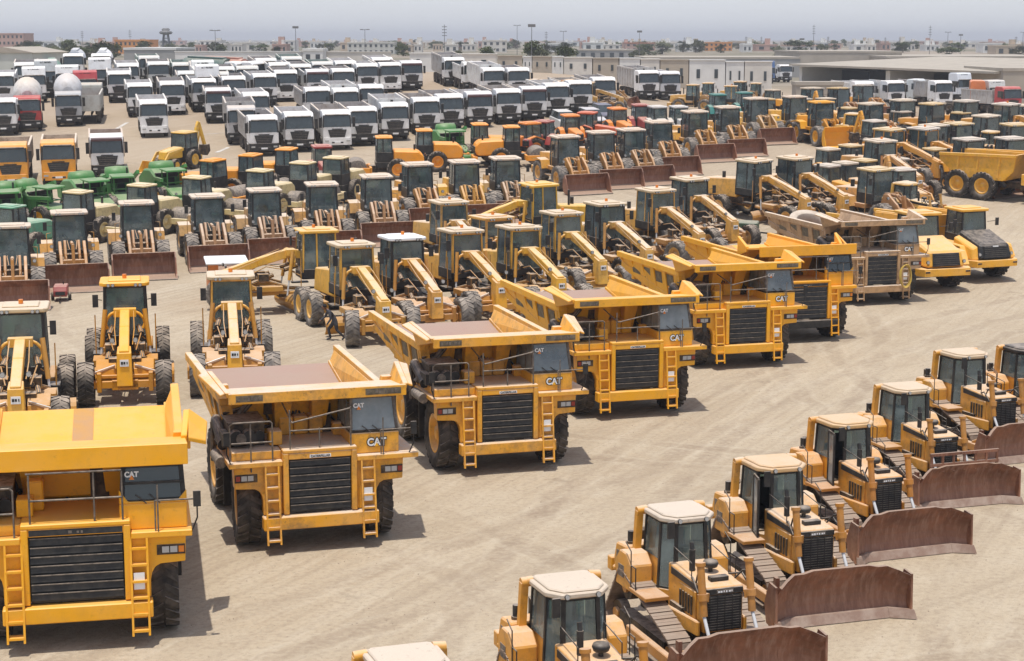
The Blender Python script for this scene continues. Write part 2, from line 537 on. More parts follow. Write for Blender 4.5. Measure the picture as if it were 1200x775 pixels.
# ------------------------------------------------------------------ a glazed cab shared by the machines
def cab(root, x0, x1, y0, y1, z0, zs, z1, frame=None, glass=None, over=0.12, rth=0.14, inset=0.05, pw=0.09, seat=True, seatmat=None, roofmat=None, lower=None, zw=None, mid=True, roofn='cab_roof', lean=0.0):
    frame = frame or BLACK; glass = glass or GLASS; roofmat = roofmat or PAINT; lower = lower or frame
    zw = zs if zw is None else zw     # sill of the windscreen
    tx0, tx1, ty0, ty1 = x0 + inset, x1 - inset, y0 + inset + lean, y1 - inset
    b = MB()
    b.box(x0, x1, y0, y1, z0, z0 + .06, lower)
    t = .05
    b.box(x0, x1, y0, y0 + t, z0, zw, lower); b.box(x0, x1, y1 - t, y1, z0, zs, lower)
    b.box(x0, x0 + t, y0 + t, y1 - t, z0, zs, lower); b.box(x1 - t, x1, y0 + t, y1 - t, z0, zs, lower)
    for (a, c, d, e) in ((x0, y0, tx0, ty0), (x1, y0, tx1, ty0), (x0, y1, tx0, ty1), (x1, y1, tx1, ty1)):
        sx = pw / 2 if a == x0 else -pw / 2; sy = pw / 2 if c == y0 else -pw / 2
        b.bar((a + sx, c + sy, zs if c == y1 else zw), (d + sx, e + sy, z1), pw, pw, frame, up=(0, 1, 0))
    if mid:
        ym = y0 + (y1 - y0) * .42
        for a, d, sg in ((x0, tx0, 1), (x1, tx1, -1)):
            b.bar((a + sg * pw * .4, ym, zs), (d + sg * pw * .4, ym + lean * .5, z1), pw * .8, pw, frame, up=(0, 1, 0))
    b.box(tx0, tx1, ty0, ty0 + pw, z1 - .07, z1, frame); b.box(tx0, tx1, ty1 - pw, ty1, z1 - .07, z1, frame)
    b.done('cab', root, .012)
    g = .015
    def pane(nm, P):
        n = (Vector(P[1]) - Vector(P[0])).cross(Vector(P[2]) - Vector(P[0])).normalized() * .012
        q = MB(); q.hexa([Vector(p) - n for p in P] + [Vector(p) + n for p in P], glass)
        q.done(nm, root)
    k = pw * .8
    pane('windscreen', [(x0 + k, y0 + .03, zw), (x1 - k, y0 + .03, zw), (tx1 - k, ty0 + .03, z1 - .07), (tx0 + k, ty0 + .03, z1 - .07)])
    pane('rear_window', [(x0 + k, y1 - .03, zs), (x1 - k, y1 - .03, zs), (tx1 - k, ty1 - .03, z1 - .07), (tx0 + k, ty1 - .03, z1 - .07)])
    for a, d, sg in ((x0, tx0, 1), (x1, tx1, -1)):
        pane('side_window', [(a + sg * .03, y0 + k, zs), (a + sg * .03, y1 - k, zs), (d + sg * .03, ty1 - k, z1 - .01), (d + sg * .03, ty0 + k, z1 - .01)])
    r = MB()
    o = over
    r.prism('z', [(tx0 - o + .1, ty0 - o), (tx1 + o - .1, ty0 - o), (tx1 + o, ty0 - o + .14), (tx1 + o, ty1 + o - .08), (tx1 + o - .08, ty1 + o), (tx0 - o + .08, ty1 + o), (tx0 - o, ty1 + o - .08), (tx0 - o, ty0 - o + .14)], z1, z1 + rth, roofmat)
    r.box(tx0 + .15, tx1 - .15, ty0 + .2, ty1 - .2, z1 + rth - .01, z1 + rth + .05, roofmat)
    r.done(roofn, root, .025)
    if seat:
        s = MB()
        cx, cy = (x0 + x1) / 2, y0 + (y1 - y0) * .62
        s.box(cx - .27, cx + .27, cy - .28, cy + .25, z0 + .38, z0 + .58, SEATM)
        s.box(cx - .26, cx + .26, cy + .18, cy + .33, z0 + .55, z0 + 1.2, seatmat or SEATM)
        s.box(cx - .16, cx + .16, cy - .2, cy + .2, z0, z0 + .4, SEATM)
        s.done('seat', root, .04)
        s = MB()
        s.box(cx - .3, cx + .3, y0 + .12, y0 + .3, z0, z0 + .75, BLACK)
        s.cyl((cx, y0 + .3, z0 + .7), (cx, y0 + .5, z0 + .95), .03, BLACK, 6)
        s.lathe([(.2, -.015), (.225, 0), (.2, .015), (.185, 0)], (cx, y0 + .5, z0 + .95), BLACK, 12, 'z', True)
        s.done('steering_column', root)


def lights(root, pts, m=None, name='headlight', s=.07):
    for p in pts:
        b = MB()
        b.cyl((p[0], p[1] + .06, p[2]), (p[0], p[1], p[2]), s, BLACK, 8); b.cyl((p[0], p[1] + .01, p[2]), (p[0], p[1] - .015, p[2]), s * .85, m or LAMP, 8)
        b.done(name, root)


def mirror(root, x, y, z, arm):
    b = MB()
    b.tube([(x, y, z), (x + arm, y - .12, z + .05)], .015, BLACK)
    b.box(x + arm - .09, x + arm + .09, y - .17, y - .11, z - .2, z + .2, BLACK)
    b.done('mirror', root)


def ladder(root, x0, x1, y0, z0, y1, z1, n, m, name='ladder', flat=.16):
    b = MB()
    b.bar((x0, y0, z0), (x0, y1, z1), .04, .07, m); b.bar((x1, y0, z0), (x1, y1, z1), .04, .07, m)
    for i in range(n):
        t = (i + .3) / n
        y, z = y0 + (y1 - y0) * t, z0 + (z1 - z0) * t
        b.box(x0, x1, y - .04, y + flat, z - .02, z + .02, m)
    return b.done(name, root)


def cat_mark(root, c, size, dark=True, name='logo'):
    """the maker's three white letters with the small yellow triangle"""
    if dark:
        o = lettering(root, 'CAT', size, c, INK, name, bold=size * .11)
        lettering(o, 'CAT', size, (0, 0, .010), WHITE, 'lettering', bold=size * .03).rotation_euler = (0, 0, 0)
    else:
        o = lettering(root, 'CAT', size, c, WHITE, name, bold=size * .02)
    b = MB()
    b.poly([(-size * .24, -size * .38, .014), (size * .24, -size * .38, .014), (0, -size * .02, .014), (-size * .24, -size * .38, .020), (size * .24, -size * .38, .020), (0, -size * .02, .020)], [(2, 1, 0), (3, 4, 5), (0, 1, 4, 3), (1, 2, 5, 4), (2, 0, 3, 5)], YLOGO)
    b.done('triangle', o)
    return o

# ------------------------------------------------------------------ rigid dump truck
YEL = (0.84, 0.36, 0.006, 0.35)
DUSTY = (0.74, 0.375, 0.03, 0.62)
BROWN = (0.46, 0.27, 0.12, 0.8)


def dump_truck(late=False, dirty=False):
    """front towards -y, origin on the ground between the front wheels"""
    t = thing('dump_truck')
    CUR[0] = YEL
    # chassis
    b = MB()
    for s in (-1, 1): b.box(s * .42 - .12, s * .42 + .12, -.9, 5.0, .8, 1.25, GREASE)
    b.box(-.55, .55, -.85, 1.2, .95, 2.05, GREASE)
    b.cyl((-1.35, 0, .93), (1.35, 0, .93), .16, GREASE, 8); b.cyl((-1.3, 3.75, .93), (1.3, 3.75, .93), .28, GREASE, 10)
    b.box(-.35, .35, 3.4, 4.2, .7, 1.3, GREASE)
    for s in (-1, 1):
        b.cyl((s * .9, .25, .95), (s * .95, .25, 2.0), .13, GREASE, 8)
        b.cyl((s * .8, 1.9, 1.1), (s * .8, 2.3, 2.3), .12, BLACK, 8)
        b.box(s * 1.1 - .35, s * 1.1 + .35, 1.35, 2.35, .85, 1.55, GREASE)
    b.done('chassis', t)
    # hood and radiator surround
    gw = .86 if late else .74
    b = MB()
    b.box(-gw - .13, -gw, -1.17, .55, .86, 2.22, PAINT); b.box(gw, gw + .13, -1.17, .55, .86, 2.22, PAINT)
    b.box(-gw - .13, gw + .13, -1.17, .55, 2.222, 2.30, PAINT)
    b.box(-gw, gw, -1.16, -1.08, 2.08, 2.218, PAINT if not late else GRIL)
    b.box(-gw + .002, gw - .002, -.98, .5, 2.0, 2.216, PAINT)
    b.done('hood', t, .015)
    b = MB()
    b.box(-gw + .01, gw - .01, -1.06, -1.0, .87, 2.07, GRIL)
    for i in range(7):
        z = .93 + i * .165
        b.hexa([(-gw + .03, -1.13, z), (gw - .03, -1.13, z), (gw - .03, -1.055, z + .03), (-gw + .03, -1.055, z + .03),
                (-gw + .03, -1.12, z + .12), (gw - .03, -1.12, z + .12), (gw - .03, -1.055, z + .10), (-gw + .03, -1.055, z + .10)], GRIL)
        b.box(-gw + .03, gw - .03, -1.142, -1.12, z + .112, z + .128, RAIL)
    g = b.done('grille', t)
    if not late:
        b = MB(); b.box(-.25, .25, -1.18, -1.165, 2.1, 2.17, WHITE); p = b.done('name_plate', t)
        lettering(p, 'CATERPILLAR', .075, (0, -1.183, 2.135), INK, 'lettering', .001)
    else:
        b = MB(); marks(b, -.26, .26, 2.11, 2.17, -1.165, RAIL, 4); b.done('name_plate', t)
    b = MB()
    b.box(-1.36, 1.36, -1.28, -.98, .55, .84, BLACK if late == 2 else PAINT)
    b.box(-1.2, 1.2, -.975, -.8, .6, .8, BLACK)
    b.done('bumper', t, .02)
    # fenders with a rounded wheel arch, and the deck above them
    for s in (-1, 1):
        b = MB()
        arc = [(s * 1.36 + s * .0, .86)]
        P = [(s * .885 if not late else s * 1.0, .86), (s * 1.33, .86), (s * 1.335, 1.18), (s * 1.36, 1.30), (s * 1.42, 1.40), (s * 1.52, 1.455), (s * 1.98, 1.48), (s * 2.0, 1.95), (s * .885 if not late else s * 1.0, 1.95)]
        b.prism('y', P, -1.06, -.74, PAINT)
        b.box(min(s * 1.34, s * 2.0), max(s * 1.34, s * 2.0), -.739, 1.0, 1.88, 1.95, PAINT)
        b.done('front_fender', t, .012)
        b = MB()
        x0, x1 = sorted((s * (gw + .135), s * (2.12 if s < 0 else 2.35 if not late else 2.12)))
        b.box(x0, x1, -1.16, 1.05, 1.953, 2.07, PAINT)
        if s < 0: b.box(x0 + .1, x1, -.95, 1.0, 2.072, 2.27, PAINT)
        b.done('deck', t, .015)
        b = MB()
        q = -1.07
        for i in range(2): b.box(s * (1.62 + .15 * i) - .065, s * (1.62 + .15 * i) + .065, q - .03, q, 1.66, 1.77, LAMP)
        b.box(s * 1.91 - .05, s * 1.91 + .05, q - .03, q, 1.66, 1.77, AMBER if late else REDL)
        b.box(s * 1.72 - .26, s * 1.72 + .26, q - .012, q + .01, 1.62, 1.80, GREASE)
        b.done('headlight', t)
    ladder(t, -1.28, -.98, -1.32, .24, -1.12, 1.98, 6, PAINT)
    ladder(t, .98, 1.28, -1.32, .24, -1.12, 1.98, 6, PAINT)
    # handrails
    b = MB(); r = .02
    z = 2.29
    b.tube([(-gw + .1, .4, z + .85), (-gw + .1, -1.1, z + .6), (gw, -1.1, z + .85)], r, RAIL) if not late else b.tube([(-gw, -1.1, z + .9), (gw, -1.1, z + .9)], r, RAIL)
    b.tube([(-gw + .05, -1.1, z + .42), (gw, -1.1, z + .42)], r, RAIL)
    for x in (-gw + .05, 0.0 if not late else .35, gw): b.tube([(x, -1.1, z - .02), (x, -1.1, z + (.45 if x == 0 else .88))], r, RAIL)
    b.done('handrail', t)
    b = MB()
    b.tube([(-2.05, -.9, 2.05), (-2.05, -.9, 2.85), (-2.0, -1.1, 2.95), (-1.15, -1.1, 2.95), (-1.1, -1.1, 2.9), (-1.1, -1.1, 2.0)], r, RAIL)
    b.tube([(-1.6, -1.1, 1.85), (-1.6, -1.1, 2.95)], r, RAIL); b.tube([(-2.05, -1.1, 2.5), (-1.1, -1.1, 2.5)], r, RAIL)
    b.done('handrail', t)
    b = MB()
    b.tube([(1.45, -1.14, 2.08), (1.45, -1.14, 2.62), (2.2, -1.14, 2.62)], .016, RAIL); b.tube([(1.5, -1.15, 2.07), (1.5, -1.15, 2.9)], .016, RAIL)
    b.done('handrail', t)
    # machinery on the deck
    b = MB()
    b.box(-2.0, -1.15, -.35, .75, 2.272, 2.78, GREASE)
    b.box(-2.02, -1.13, -.37, .77, 2.78, 2.83, RAIL)
    for x in (-1.85, -1.55): b.cyl((x, -.36, 2.5), (x, -.62, 2.5), .17, BLACK, 12)
    b.cyl((-1.28, -.45, 2.5), (-1.28, .3, 2.5), .12, BLACK, 10)
    b.cyl((-2.1, -.2, 2.3), (-2.1, .9, 2.65), .14, BLACK, 10)
    b.cyl((-2.15, .6, 2.2), (-1.3, .6, 3.1), .09, RAIL, 8)
    b.done('air_cleaner', t, .012)
    b = MB(); b.box(-1.08, -.78, -.6, -.2, 2.302, 2.62, PAINT); b.done('battery_box', t, .02)
    b = MB()
    if late:
        b.box(-.85, .75, .55, .85, 2.35, 2.85, PAINT); b.box(-.9, -.6, -.2, .1, 2.302, 2.85, PAINT); b.box(-.4, .4, .86, 1.0, 2.7, 3.1, BLACK)
    else:
        for i in range(3): b.box(-.68 + i * .36, -.34 + i * .36, .35, .85, 2.305, 2.72, PAINT)
        b.box(.55, .78, .0, .25, 2.305, 2.6, PAINT)
    b.done('oil_tank', t, .03)
    b = MB()
    for i in range(4): b.cyl((-.5 + i * .24, .8, 2.7), (-.5 + i * .24, .8, 3.1), .085, BLACK, 8)
    b.tube([(-.75, .7, 2.4), (-.75, .7, 3.12), (.2, .7, 3.12), (.2, .7, 2.4)], .018, RAIL)
    b.done('hoist_valves', t)
    b = MB(); rh_ = random.Random(4)
    for i in range(7):
        x = -1.0 + i * .27
        b.tube([(x, .9, 2.2 + .1 * (i % 3)), (x + rh_.uniform(-.2, .2), .6, 2.5 + .12 * (i % 2)), (x + rh_.uniform(-.3, .3), .75, 2.85), (x + rh_.uniform(-.2, .2), .95, 2.6)], .028, BLACK)
    b.tube([(-1.5, .8, 2.5), (-.6, .85, 2.42), (.3, .88, 2.45), (.9, .6, 2.4)], .05, BLACK); b.tube([(-2.0, .5, 2.85), (-1.2, .7, 3.0), (-.5, .8, 2.9)], .045, GREASE)
    b.box(-1.0, -.35, .62, .85, 2.75, 3.05, GREASE); b.box(.25, .6, .5, .75, 2.3, 2.95, GREASE)
    b.done('hose_bundle', t)
    b = MB(); b.cyl((-1.75, -.64, 2.5), (-1.75, -.70, 2.5), .12, RAIL, 12); b.box(-2.16, -2.0, -.5, .1, 2.3, 2.6, BLACK); b.cyl((-2.2, -.45, 1.95), (-2.2, .5, 1.95), .13, RAIL, 10); b.cyl((-2.15, .95, 1.7), (-2.15, .95, 2.6), .1, GREASE, 8)
    b.done('brake_cylinder', t, .01)
    b = MB(); b.box(1.02, 1.22, -1.205, -1.19, 1.05, 1.35, WHITE); b.done('warning_plate', t)
    # cab
    x0, x1 = (.74, 1.92) if not late else (.80, 2.04)
    zb = 2.075
    b = MB()
    b.box(x0, x1, -.98, .55, zb, zb + .46, PAINT)
    if late:
        b.prism('y', [(x0, zb + .46), (x1, zb + .46), (x1, zb + .68), (x1 - .16, zb + .5), (x0 + .16, zb + .5), (x0, zb + .72)], -.975, -.9, PAINT)
    b.done('cab_base', t, .02)
    zc = zb + .463
    cab(t, x0 + .01, x1 - .01, -.95, .5, zc, zc + .06, 3.34 if not late else 3.22, frame=BLACK if late else RAIL, glass=GLASSD if late else GLASSP, over=.02, rth=.05, inset=.04, pw=.09 if late else .07, roofmat=BLACK, lean=.12 if not late else .05, seat=False)
    b = MB(); xm = (x0 + x1) / 2; b.box(xm - .25, xm + .25, -.2, .25, zc, zc + .3, SEATM); b.box(xm - .25, xm + .25, .2, .34, zc + .2, zc + .68, SEATM); b.done('seat', t, .03)
    if late:
        b = MB(); b.box(x0 + .05, x1 - .05, -.962, -.935, 2.88, 2.92, BLACK); b.done('window_bar', t)
    b = MB()
    b.tube([(x0 + .5, -1.0, zb + .47), (x0 + .3, -.95, zb + .62)], .012, BLACK); b.tube([(x0 + .75, -1.0, zb + .47), (x0 + .55, -.95, zb + .62)], .012, BLACK)
    b.done('wiper', t)
    st = lettering(t, 'CAT', .13, (x0 + .24, -.90, 3.14 if not late else 3.05), WHITE, 'window_sticker', .006, rx=86)
    b = MB(); b.poly([(-.05, -.09, .008), (.05, -.09, .008), (0, -.01, .008), (-.05, -.09, .012), (.05, -.09, .012), (0, -.01, .012)], [(2, 1, 0), (3, 4, 5), (0, 1, 4, 3), (1, 2, 5, 4), (2, 0, 3, 5)], AMBER); b.done('triangle', st)
    if not late: cat_mark(t, ((x0 + x1) / 2 + .05, -.992, zb + .24), .23)
    for s, x in ((-1, -2.05), (1, 2.1)):
        b = MB(); b.tube([(x, -1.12, 2.0), (x + s * .12, -1.2, 2.3), (x + s * .12, -1.2, 2.75)], .016, BLACK)
        b.box(x + s * .12 - .07, x + s * .12 + .07, -1.24, -1.19, 2.5, 2.78, BLACK); b.done('mirror', t)
    # dump body
    lw = 2.08
    lip0, lip1 = (3.36, 3.60) if not late else (3.24, 3.62)
    b = MB()
    b.box(-lw, lw, -1.12, -1.02, lip0, lip1, PAINT)
    zc1, zc0 = lip1 - .03, lip1 - .11
    zr = lip1 - (.18 if not late else .22)
    b.hexa([(-lw, -1.018, zc0), (lw, -1.018, zc0), (lw, .5, zr - .08), (-lw, .5, zr - .08), (-lw, -1.018, zc1), (lw, -1.018, zc1), (lw, .5, zr), (-lw, .5, zr)], PAINT)
    for s in (-1, 1):
        xa, xb = s * (lw - .09), s * (lw + .03)
        if not late:
            e = s * .10
            b.hexa([(xa, -1.015, zc0), (xb, -1.015, zc0), (xb, .62, zr - .25), (xa, .62, zr - .25),
                    (xa + e * .4, -1.015, zc1 + .04), (xb + e * .4, -1.015, zc1 + .04), (xb + e * 2.2, .62, zr + .40), (xa + e * 2.2, .62, zr + .40)], PAINT)
            b.hexa([(xb + e * .4, -1.0, zc1 - .02), (xb + e * 1.5, -1.0, zc1 - .05), (xb + e * 4.3, .60, zr + .28), (xb + e * 2.2, .60, zr + .33),
                    (xb + e * .4, -1.0, zc1 + .035), (xb + e * 1.5, -1.0, zc1 + .0), (xb + e * 4.3, .60, zr + .33), (xb + e * 2.2, .60, zr + .395)], PAINT)
        else:
            b.hexa([(xa, .1, zr - .1), (xb, .1, zr - .1), (xb + s * .08, .75, zr - .3), (xa + s * .08, .75, zr - .3),
                    (xa, .1, zr + .1), (xb, .1, zr + .1), (xb + s * .08, .75, zr + .45), (xa + s * .08, .75, zr + .45)], PAINT)
            if s > 0: b.hexa([(xb + .02, -.1, zr + .02), (xb + .36, .2, zr - .12), (xb + .42, .9, zr + .1), (xb + .06, .8, zr + .38), (xb + .02, -.1, zr + .1), (xb + .36, .2, zr - .04), (xb + .42, .9, zr + .18), (xb + .06, .8, zr + .46)], PAINT)
        # side wall
        top, ti = 3.14, 1.95
        zf, zb2 = 1.95, 2.78
        b.hexa([(s * 1.72, .8, zf), (s * 1.82, .8, zf), (s * 1.86, 6.5, zb2), (s * 1.78, 6.5, zb2),
                (s * 1.88, .55, top), (s * 1.98, .5, top), (s * 2.03, 6.5, top), (s * 1.94, 6.5, top)], PAINT)
        b.bar((s * 1.98, .45, top), (s * 2.03, 6.6, top + .02), .18, .20, PAINT)
        b.bar((s * 1.80, .85, zf + .02), (s * 1.86, 6.55, zb2), .16, .2, PAINT)
        for i in range(6):
            y = .75 + i * 1.13
            zz = zf + (zb2 - zf) * (y - .8) / 5.7
            b.bar((s * 1.86, y, zz + .1), (s * 2.01, y, top - .1), .16, .10, PAINT, up=(1, 0, 0))
        # corner post at the front of the side wall
        b.hexa([(s * 1.6, .62, 1.9), (s * 1.9, .62, 1.9), (s * 1.9, .82, 1.9), (s * 1.6, .82, 1.9), (s * 1.86, .42, zr + .1), (s * 2.1, .42, zr + .1), (s * 2.1, .62, zr + .1), (s * 1.86, .62, zr + .1)], PAINT)
    b.hexa([(-1.9, .5, zr - .02), (1.9, .5, zr - .02), (1.9, .6, zr - .02), (-1.9, .6, zr - .02), (-1.78, 1.0, 1.88), (1.78, 1.0, 1.88), (1.78, 1.1, 1.88), (-1.78, 1.1, 1.88)], PAINT)
    for x in ((-.75, .15) if not late else (-1.0, .55)):
        b.hexa([(x - .08, .1, zr - .12), (x + .38, .1, zr - .12), (x + .38, .48, zr - .12), (x - .08, .48, zr - .12), (x + .02, .7, 2.0), (x + .28, .7, 2.0), (x + .28, .98, 1.9), (x + .02, .98, 1.9)], PAINT)
    b.hexa([(-1.77, .95, 1.7), (1.77, .95, 1.7), (1.82, 6.5, 2.55), (-1.82, 6.5, 2.55), (-1.77, .95, 1.87), (1.77, .95, 1.87), (1.82, 6.5, 2.76), (-1.82, 6.5, 2.76)], PAINT)
    for i in range(5): b.box(-1.7, 1.7, 1.6 + i * 1.05, 1.85 + i * 1.05, 1.62 + i * .16, 1.85 + i * .16, PAINT)
    for s in (-1, 1): b.bar((s * .5, .9, 1.6), (s * .5, 6.2, 2.35), .25, .3, PAINT)
    body = b.done('dump_body', t, .012)
    b = MB()
    b.hexa([(-1.74, 1.02, 1.875), (1.74, 1.02, 1.875), (1.79, 6.56, 2.77), (-1.79, 6.56, 2.77), (-1.74, 1.02, 1.90), (1.74, 1.02, 1.90), (1.79, 6.56, 2.80), (-1.79, 6.56, 2.80)], PAINT if late else LINER)
    if late: b.hexa([(-.22, 1.3, 1.955), (.22, 1.3, 1.955), (.22, 6.5, 2.796), (-.22, 6.5, 2.796), (-.22, 1.3, 1.96), (.22, 1.3, 1.96), (.22, 6.5, 2.81), (-.22, 6.5, 2.81)], WORNY)
    b.done('bed_floor', body)
    if not late:
        for x0_, x1_, sd in ((-1.92, -1.3, 3), (1.1, 1.95, 5)):
            b = MB(); b.box(x0_, x1_, -1.128, -1.115, lip0 + .05, lip1 - .05, DECAL); marks(b, x0_ + .05, x1_ - .05, lip0 + .07, lip1 - .07, -1.131, RAIL, sd)
            b.done('decal', body)
        for i, y in enumerate((1.2, 2.32, 3.45, 4.58)):
            b = MB()
            b.hexa([(-1.925, y, 2.55 + i * .02), (-1.925, y + .72, 2.55 + i * .02), (-1.90, y + .72, 2.55), (-1.90, y, 2.55), (-1.985, y, 2.96), (-1.985, y + .72, 2.96), (-1.95, y + .72, 2.96), (-1.95, y, 2.96)], DECAL)
            b.done('decal', body)
    for s in (-1, 1):
        wheel(t, s * 1.57, 0, .93, .56, RUBBER, PAINT, 22)
        wheel(t, s * 1.62, 3.75, .93, .50, RUBBER, PAINT, 22); wheel(t, s * 1.07, 3.75, .93, .50, RUBBER, PAINT, 22)
    # rock ejector and mud flap behind the front wheels
    for s in (-1, 1):
        b = MB(); b.box(s * 1.65 - .3, s * 1.65 + .3, 1.05, 1.08, .6, 1.9, BLACK); b.done('mud_flap', t)
    return remember(t)


# ------------------------------------------------------------------ articulated dump truck
def adt(dark_hood=False):
    """front towards -y, origin on the ground under the front axle"""
    t = thing('articulated_dump_truck'); CUR[0] = YEL
    HM = GRIL if dark_hood else PAINT
    b = MB()
    b.box(-.45, .45, -1.5, 2.3, .75, 1.3, GREASE); b.box(-.35, .35, 2.3, 7.2, .8, 1.2, GREASE)
    b.cyl((-1.1, 0, .92), (1.1, 0, .92), .2, GREASE, 8)
    for y in (4.4, 6.2): b.cyl((-1.1, y, .92), (1.1, y, .92), .2, GREASE, 8)
    b.done('chassis', t)
    b = MB()
    b.hexa([(-1.0, -1.85, 1.25), (1.0, -1.85, 1.25), (1.12, .1, 1.25), (-1.12, .1, 1.25), (-.86, -1.7, 1.98), (.86, -1.7, 1.98), (.92, .1, 2.52), (-.92, .1, 2.52)], HM)
    b.done('hood', t, .08)
    if dark_hood:
        for s in (-1, 1):
            b = MB(); b.hexa([(s * .95, -1.8, 1.2), (s * 1.3, -1.6, 1.2), (s * 1.35, .05, 1.2), (s * 1.0, .05, 1.2), (s * .93, -1.6, 1.9), (s * 1.22, -1.5, 1.75), (s * 1.3, .05, 2.2), (s * .95, .05, 2.3)], PAINT)
            b.done('hood_side', t, .05)
    b = MB()
    b.hexa([(-.72, -1.90, 1.3), (.72, -1.90, 1.3), (.72, -1.82, 1.3), (-.72, -1.82, 1.3), (-.68, -1.78, 1.9), (.68, -1.78, 1.9), (.68, -1.70, 1.9), (-.68, -1.70, 1.9)], GRIL)
    for i in range(6): b.box(-.68, .68, -1.92 + i * .02, -1.87 + i * .02, 1.34 + i * .095, 1.37 + i * .095, BLACK)
    g = b.done('grille', t)
    if dark_hood:
        b = MB(); b.box(-.16, .16, -1.80, -1.77, 1.86, 1.92, WHITE); b.done('badge', g)
    b = MB()
    b.prism('z', [(-1.45, -1.45), (-1.2, -2.02), (1.2, -2.02), (1.45, -1.45), (1.3, -1.3), (-1.3, -1.3)], .85, 1.2, PAINT)
    for s in (-1, 1): b.box(s * 1.05 - .14, s * 1.05 + .14, -2.035, -2.0, 1.0, 1.12, BLACK)
    b.done('bumper', t, .04)
    for s in (-1, 1):
        b = MB()
        b.prism('x', [(-1.35, 1.25), (-.9, 1.85), (.9, 1.95), (1.2, 1.5), (1.2, 1.42), (.85, 1.85), (-.85, 1.75), (-1.25, 1.2)], s * 1.05 if s > 0 else -1.55, 1.55 if s > 0 else -1.05, PAINT)
        b.done('front_fender', t, .02)
        wheel(t, s * 1.28, 0, .92, .62, RUBBER, PAINT, 20)
        for y in (4.4, 6.2): wheel(t, s * 1.28, y, .92, .62, RUBBER, PAINT, 20)
    lights(t, [(-.95, -1.85, 1.5), (.95, -1.85, 1.5)], s=.09)
    cab(t, -.78, .72, .12, 1.65, 1.5, 2.25, 3.45, frame=BLACK, glass=GLASS, over=.16, rth=.13, zw=2.5)
    mirror(t, -.8, .1, 2.9, -.5); mirror(t, .74, .1, 2.9, .5)
    b = MB(); b.box(-1.3, -.85, .5, 1.8, 1.2, 1.9, PAINT); b.box(.8, 1.25, .3, 1.9, 1.2, 2.3, PAINT); b.done('side_box', t, .03)
    b = MB(); b.cyl((.95, 1.0, 2.3), (.95, 1.0, 3.0), .09, BLACK, 8); b.done('exhaust', t)
    b = MB()
    sh = [(2.3, 2.0), (3.0, 1.35), (6.2, 1.35), (7.6, 2.35), (7.6, 2.75), (6.0, 2.85), (3.3, 2.9), (2.2, 3.05)]
    for s in (-1, 1):
        b.prism('x', sh, s * 1.35 - .05, s * 1.35 + .05, PAINT)
        b.bar((s * 1.42, 2.2, 2.98), (s * 1.42, 7.6, 2.72), .16, .2, PAINT)
        for y in (3.4, 4.9, 6.3): b.bar((s * 1.41, y, 1.5), (s * 1.41, y - .1, 2.85), .14, .1, PAINT, up=(1, 0, 0))
    b.hexa([(-1.3, 2.2, 3.05), (1.3, 2.2, 3.05), (1.3, 2.35, 3.05), (-1.3, 2.35, 3.05), (-1.3, 2.9, 1.35), (1.3, 2.9, 1.35), (1.3, 3.05, 1.4), (-1.3, 3.05, 1.4)], PAINT)
    body = b.done('dump_body', t, .02)
    b = MB(); b.hexa([(-1.3, 3.0, 1.4), (1.3, 3.0, 1.4), (1.3, 6.2, 1.4), (-1.3, 6.2, 1.4), (-1.3, 3.0, 1.5), (1.3, 3.0, 1.5), (1.3, 6.2, 1.5), (-1.3, 6.2, 1.5)], LINER)
    b.hexa([(-1.3, 6.2, 1.4), (1.3, 6.2, 1.4), (1.3, 7.55, 2.35), (-1.3, 7.55, 2.35), (-1.3, 6.2, 1.5), (1.3, 6.2, 1.5), (1.3, 7.55, 2.45), (-1.3, 7.55, 2.45)], LINER)
    b.done('bed_floor', body)
    b = MB(); b.cyl((-1.0, 3.0, 1.0), (-1.0, 3.8, 1.7), .12, BLACK, 8); b.cyl((1.0, 3.0, 1.0), (1.0, 3.8, 1.7), .12, BLACK, 8); b.done('hoist_ram', t)
    return remember(t)

# ------------------------------------------------------------------ bulldozer
TAN = (0.68, 0.32, 0.035, 0.55)
DOZ = (0.76, 0.33, 0.015, 0.5)


def blade_shell(b, W, H, y0, z0, wing=.35, curve=.32, mat=None, nx=14, nz=7, wl=.5):
    rows = []
    for j in range(nz + 1):
        v = j / nz
        row = []
        for i in range(nx + 1):
            u = -1 + 2 * i / nx
            x = u * W / 2
            e = max(0.0, (abs(x) - (W / 2 - wl)) / wl)
            x *= 1.035 - .075 * v
            top = H * (1.0 - .16 * e) + (.06 if abs(x) < W * .22 else 0)
            z = z0 + v * top
            y = y0 + curve * (1 - (2 * v - 1) ** 2) * .75 + (-.12 * v * v) - wing * e
            row.append((x, y, z))
        rows.append(row)
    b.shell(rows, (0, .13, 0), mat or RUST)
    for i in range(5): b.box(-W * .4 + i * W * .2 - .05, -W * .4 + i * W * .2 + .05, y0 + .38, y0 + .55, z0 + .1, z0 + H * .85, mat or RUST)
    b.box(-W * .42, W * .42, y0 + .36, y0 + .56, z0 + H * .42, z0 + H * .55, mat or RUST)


EDGE = mat_two('scraped_edge_steel', (.26, .17, .125), (.36, .27, .21), 3.0, .55, 0, .35)


